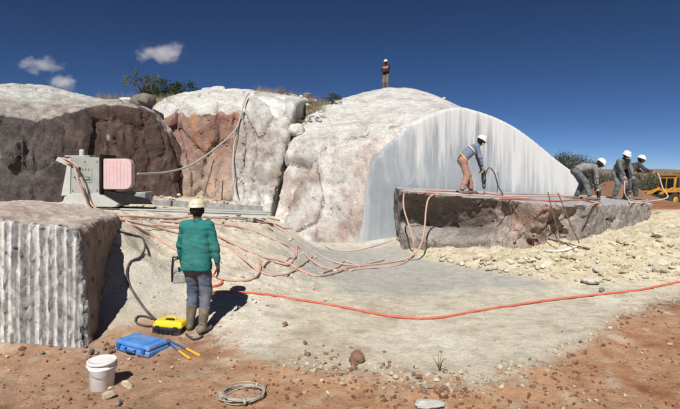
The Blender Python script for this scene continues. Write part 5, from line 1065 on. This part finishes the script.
# driller standing over his tool, facing the photographer
c2 = on_slab(620, 16.0); w3_ = person('person', 'driller in slate overalls standing over a drill near the end of the slab', c2, (.15, -1), 1.76, lean=.72, hip=(0, -.12, .88), feet=((-.22, .02), (.22, .0)), lh=(-.15, .42, .74), rh=(.15, .42, .74), head_dir=(.25, -1, -.5), hat='white_hat', shirt=slate_cl, trousers=slate_cl, res=.018, gloves=True, curl=1.0, extras=('earmuffs', 'mask', 'goggles'), lpole=(-.7, -.2, -.1), rpole=(.7, -.2, -.1), palms=((0, 0, -1), (0, 0, -1)))
hm_ = (w3_['wr'][0] + w3_['wr'][1]) / 2 + np.array((.0, -.05, -.06)); tq = hm_.copy(); tq[2] = slab_top(tq[0], tq[1]) - .10; rock_drill(tq, hm_, 'rock drill held by the driller in slate overalls')
hose('air_hose', [hm_ + (-.06, 0, -.2), hm_ + (-.2, -.05, -.1), hm_ + (-.22, -.1, -.5), hm_ + (-.1, -.2, -.76)] + tpath([(630, 203), (640, 202)]), .018, 'pink_hose_pale', 'pale air hose at the drill of the driller in slate overalls', ground_fit=False)
# the one at the far right
c3 = on_slab(630, 16.2); w4_ = person('person', 'driller in dark clothes at the far end of the slab holding a hose', c3, (1, -.2), 1.72, lean=.95, hip=(0, -.14, .86), feet=((-.17, -.1), (.15, .12)), lh=(-.2, .60, .92), rh=(.22, .62, .94), head_dir=(1, -.5, -.4), hat='white_hat', shirt=dark_cl, trousers=dark_cl, res=.019, gloves=False, curl=.9, extras=('earmuffs',), lpole=(-.6, -.3, -.3), rpole=(.6, -.3, -.3), palms=((0, 0, -1), (0, 0, -1)))
hm_ = w4_['wr'][1] + np.array((.06, -.03, -.03)); b0 = on_slab(650, 14.9)
hose('air_hose', [hm_ + (-.12, .02, .03), hm_, hm_ + (.07, -.05, -.1), hm_ + (.13, -.15, -.5), np.array((hm_[0] + .12, hm_[1] - .4, b0[2] + .14)), on_slab(648, 15.0) + (0, 0, .03)] + tpath([(642, 203), (628, 202)]), .022, 'pink_hose_pale', 'pale hose hanging in an arc from the hands of the driller in dark clothes', ground_fit=False)
# lookout on the dome, and the hat of another behind it
def dome_z(x, y):
    zz = np.linspace(3, 8, 400); P = np.stack([np.full(400, x), np.full(400, y), zz], 1); return float(zz[np.argmax(fDall(P) > 0)])
x_, y_ = at(386, 90, 27)[:2]; person('person', 'man in dark jacket and grey trousers standing on top of the white dome', (x_, y_, dome_z(x_, y_) - .02), (-.5, -1), 1.78, lean=.02, feet=((-.12, .03), (.12, 0)), lh=(.02, .24, 1.12), rh=(-.05, .22, 1.14), head_dir=(-.5, -1, -.1), hat='cream_hat', shirt=olive, trousers=greytr, res=.019, extras=('vest',), lpole=(-1, -.1, -.4), rpole=(1, -.1, -.4))
x_, y_ = at(444, 98, 29)[:2]; person('person', 'man hidden behind the dome crest, only his tan hat showing', (x_, y_, min(dome_z(x_, y_), 5.2) - .14), (.2, 1), 1.74, hat='cream_hat', shirt=greytr, trousers=dark_cl, res=.022)

# ------------------------------------------------------------------ trees, scrub and dry grass
def leaf_mat(name, c1, c2):
    m, nt, b = nodemat(name); a = N(nt, 'ShaderNodeAttribute', attribute_name='Col'); c = mixc(nt, 1, a.outputs[0], ramp(nt, noise(nt, coords(nt), 3, 3), [(.3, .8), (.7, 1.15)]), 'MULTIPLY')
    nt.links.new(c, b.inputs['Base Color']); b.inputs['Roughness'].default_value = .75; b.inputs['Specular IOR Level'].default_value = .2; return m
M['leaf'] = leaf_mat('leaf', None, None); M['bark'] = plain_mat('bark', alb(98, 84, 70), .95, 0, alb(70, 60, 52), .6, 5)
def tree(name, label, base, h, w_, n_cl, leaves, leaf, cols, cat, seed, trunk_h=.35, spread=.16, group=None, flat=.5, lean=0):
    r = np.random.default_rng(seed); t = empty(name, tuple(base), 0, label, cat, group); tm = MB(); ends = []
    th = h * trunk_h; tm.tube([(0, 0, -.2), (.03 * h * lean, 0, th * .5), (.1 * h * lean, .02, th)], [.035 * h, .028 * h, .022 * h], 7)
    for k in range(n_cl):
        a = r.uniform(0, 6.28); q = r.random() ** .5; e = np.array((w_ / 2 * q * math.cos(a) + .1 * h * lean, w_ / 2 * q * math.sin(a), th + (h - th) * (1 - flat * r.random() - .25 * q * q) - .06 * h)); ends.append(e); m_ = e * np.array([.45, .45, .0]) + np.array((0, 0, th + (e[2] - th) * .45)) + r.normal(size=3) * .04 * h
        tm.tube([(.1 * h * lean, .02, th * .95), tuple(m_), tuple(e)], [.016 * h, .009 * h, .003 * h], 5)
    tm.build('trunk', M['bark'], t)
    ends = np.array(ends); n = leaves; ci = r.integers(0, n_cl, n); off = r.normal(size=(n, 3)) * np.array([1, 1, .62]); off *= (spread * h * (.55 + .6 * r.random(n_cl)[ci]))[:, None] * .6
    c = ends[ci] + off; a1 = r.normal(size=(n, 3)); a1 /= np.linalg.norm(a1, axis=1)[:, None]; a2 = np.cross(a1, r.normal(size=(n, 3))); a2 /= np.linalg.norm(a2, axis=1)[:, None]; L = (leaf * (.6 + .8 * r.random(n)))[:, None]
    V = np.stack([c - a1 * L, c + a2 * L * .45, c + a1 * L, c - a2 * L * .45], 1).reshape(-1, 3); Fq = np.arange(4 * n).reshape(n, 4)
    k = r.random((n, 1)) * .35 + .3 * r.random(n_cl)[ci][:, None]; col = np.array(cols[0]) * (1 - k) + np.array(cols[1]) * k; col = np.repeat(col * (.75 + .5 * r.random((n, 1))), 4, 0)
    new_obj('crown', mesh_np('crown', V, Fq, col, False), M['leaf'], t); return t
GRN = (np.array((.08, .095, .035)), np.array((.15, .15, .06))); DKG = (np.array((.028, .045, .016)), np.array((.06, .08, .03))); GRY = (np.array((.07, .08, .05)), np.array((.12, .12, .08))); DRY = (np.array((.16, .12, .07)), np.array((.30, .24, .15)))
b = at(146, 100, 27); b[2] = gz(b[0], b[1]); tree('thorn_tree', 'sparse flat topped tree on the skyline above the dark cliff', b, at(0, 69, 27)[2] - b[2], 2.4, 17, 900, .05, GRN, 'tree', 3, .42, .085, flat=.35, lean=-.6)
b = at(178, 95, 25); b[2] = gz(b[0], b[1]); tree('bush', 'dense dark green bush on the skyline beside the sparse tree', b, at(0, 80, 25)[2] - b[2], 2.6, 44, 7500, .05, DKG, 'bush', 4, .2, .2, flat=.75)
b = at(157, 95, 24.5); b[2] = gz(b[0], b[1]); tree('bush', 'small dark bush at the left foot of the dense bush', b, at(0, 90, 24.5)[2] - b[2], 1.3, 20, 2600, .045, DKG, 'bush', 14, .2, .22, flat=.75)
for k, (px, py, w2, lab, cols) in enumerate(((566, 149.5, 1.9, 'grey green tree behind the right end of the sawn face, left one', GRY), (581, 153, 2.0, 'grey green tree behind the right end of the sawn face, right one', GRY))):
    b = at(px, 170, 42); b[2] = gz(b[0], b[1]); tree('savanna_tree', lab, b, at(0, py, 42)[2] - b[2], w2 * 1.25, 30, 3600, .07, cols, 'tree', 20 + k, .5, .11, flat=.5)
ORD = ('leftmost', 'second', 'third', 'fourth', 'fifth', 'sixth', 'seventh', 'rightmost')
for k, (px, py, Y, w2) in enumerate(((592, 167, 52, 2.6), (600, 168, 60, 3.5), (612, 170, 66, 4), (626, 168, 58, 3), (645, 169, 70, 4.5), (657, 171, 64, 3.5), (671, 170, 90, 6), (686, 169, 80, 5))):
    b = at(px, 180, Y); b[2] = gz(b[0], b[1]); tree('distant_tree', f'{ORD[k]} from the left of the distant scrub trees on the horizon' if 0 < k < 7 else f'{ORD[k]} of the distant scrub trees on the horizon', b, max(at(0, py, Y)[2] - b[2], 1.5), w2, 22, 1800, .11, GRY, 'tree', 40 + k, .3, .16, 'scrub trees on the horizon', flat=.7)
def shrub(px, py, Y, h, w_, label, seed, n=1500, cols=DRY, zb=None):
    b = at(px, py, Y); b[2] = surf_z(b[0], b[1]) - .05; return tree('dry_shrub', label, b, h, w_, 40, n, .022, cols, 'shrub', seed, .05, .17, flat=1.0)
b = at(331, 97, 21); shrub(331, 97, 21, .55, .85, 'dark green shrub at the top of the gully beside the dome', 61, 2600, (np.array((.035, .045, .02)), np.array((.08, .08, .045))), b[2] - .08)
b = at(284, 98, 20); shrub(284, 98, 20, .40, .9, 'low tan shrub on the edge above the tall pale slab', 62, 900, DRY, b[2] - .06)
b = at(309, 99, 20); shrub(309, 99, 20, .45, 1.0, 'tan shrub between the pale slab and the dome', 63, 1000, DRY, b[2] - .06)
b = at(300, 118, 17.6); shrub(303, 118, 17.4, .35, .6, 'dead shrub among the gully rubble', 64, 700, DRY, b[2] - .1)
b = at(128, 103, 20); shrub(122, 104, 20, .35, 1.0, 'low dry shrub on the cliff top left of the boulders', 65, 800, DRY, b[2] - .1)
# dry grass along the skyline
r = np.random.default_rng(9); n = 5200; y = r.uniform(18.6, 23, n); px = np.concatenate([r.uniform(95, 175, n // 3), r.uniform(255, 326, n - n // 3)]); x = (px - HX) / F * y; keep = x < .3; x, y = x[keep], y[keep]; n = len(x); z = np.maximum(np.maximum(ground_z(x, y), np.where(x > -1.5, HD(x, y), -9)), np.where((x > -7) & (x < -2.4), HB(x, y), np.where(x < -7, HA(x, y), -9))) - .03
hh_ = r.uniform(.1, .5, n) ** 1.2; a = r.uniform(0, 6.28, n); dx = np.stack([np.cos(a), np.sin(a), 0 * a], 1) * .006; ln = np.stack([r.normal(0, .12, n), r.normal(0, .12, n), hh_], 1); B = np.stack([x, y, z], 1)
V = np.stack([B - dx, B + dx, B + ln], 1).reshape(-1, 3); Fq = np.arange(3 * n).reshape(n, 3); col = np.repeat(np.array((.30, .24, .14)) * r.uniform(.5, 1.2, (n, 1)), 3, 0)
tag(new_obj('dry_grass', mesh_np('dry_grass', V, Fq, col, False), M['leaf']), 'dry tan grass along the top of the cliffs', 'grass', kind='stuff')

# ------------------------------------------------------------------ fair weather clouds, far off
def cloud(px, py, wpx, hpx, dist, label, seed, dens=.12):
    c = at(px, py, dist); sx_, sz_ = wpx / F * dist / 2, hpx / F * dist / 2
    bm = bmesh.new(); bmesh.ops.create_icosphere(bm, subdivisions=3, radius=1); me = bpy.data.meshes.new('cloud'); bm.to_mesh(me); bm.free()
    m = bpy.data.materials.new('cloud_vapour'); m.use_nodes = True; nt = m.node_tree; nt.nodes.clear(); out = nt.nodes.new('ShaderNodeOutputMaterial'); pv = nt.nodes.new('ShaderNodeVolumePrincipled'); pv.inputs['Color'].default_value = (1, 1, 1, 1); pv.inputs['Anisotropy'].default_value = .0
    tc = nt.nodes.new('ShaderNodeTexCoord'); ln_ = N(nt, 'ShaderNodeVectorMath', operation='LENGTH'); nt.links.new(tc.outputs['Object'], ln_.inputs[0]); mp_ = nt.nodes.new('ShaderNodeMapping'); mp_.inputs['Scale'].default_value = (sx_ / sz_ * .6, .8, .8); mp_.inputs['Location'].default_value = (seed * 3.1, seed, 0); nt.links.new(tc.outputs['Object'], mp_.inputs[0])
    nz = noise(nt, mp_.outputs[0], 1.6, 5, .62); a = N(nt, 'ShaderNodeMath', operation='SUBTRACT'); nt.links.new(nz, a.inputs[0]); b_ = N(nt, 'ShaderNodeMath', operation='MULTIPLY_ADD'); nt.links.new(ln_.outputs[1], b_.inputs[0]); b_.inputs[1].default_value = .42; b_.inputs[2].default_value = .20; nt.links.new(b_.outputs[0], a.inputs[1])
    d = N(nt, 'ShaderNodeMath', operation='MULTIPLY', use_clamp=False); nt.links.new(a.outputs[0], d.inputs[0]); d.inputs[1].default_value = dens; e = N(nt, 'ShaderNodeMath', operation='MAXIMUM'); nt.links.new(d.outputs[0], e.inputs[0]); e.inputs[1].default_value = 0
    nt.links.new(e.outputs[0], pv.inputs['Density']); nt.links.new(pv.outputs[0], out.inputs['Volume']); o = new_obj('cloud', me, m); o.location = c; o.scale = (sx_, sz_ * 1.1, sz_); return tag(o, label, 'cloud')
cloud(161, 52, 60, 30, 1500, 'small white cloud in the blue sky above the bush', 1)
cloud(41, 65, 54, 24, 1500, 'wispy white cloud at the upper left of the sky', 2, .08)
cloud(63, 83, 38, 20, 1600, 'white cloud just above the cap of the dark cliff', 3)

# ------------------------------------------------------------------ the air over the plain
hz = MB().box((0, 1500, 50), (9600, 11600, 140)); hm2 = bpy.data.materials.new('air'); hm2.use_nodes = True; nt = hm2.node_tree; nt.nodes.clear(); o_ = nt.nodes.new('ShaderNodeOutputMaterial'); pv = nt.nodes.new('ShaderNodeVolumePrincipled')
pv.inputs['Color'].default_value = (.80, .88, 1, 1); pv.inputs['Density'].default_value = 3.5e-5; pv.inputs['Anisotropy'].default_value = 0.0; nt.links.new(pv.outputs[0], o_.inputs['Volume'])
tag(hz.build('haze', hm2), 'thin haze over the plain', 'haze', kind='stuff')
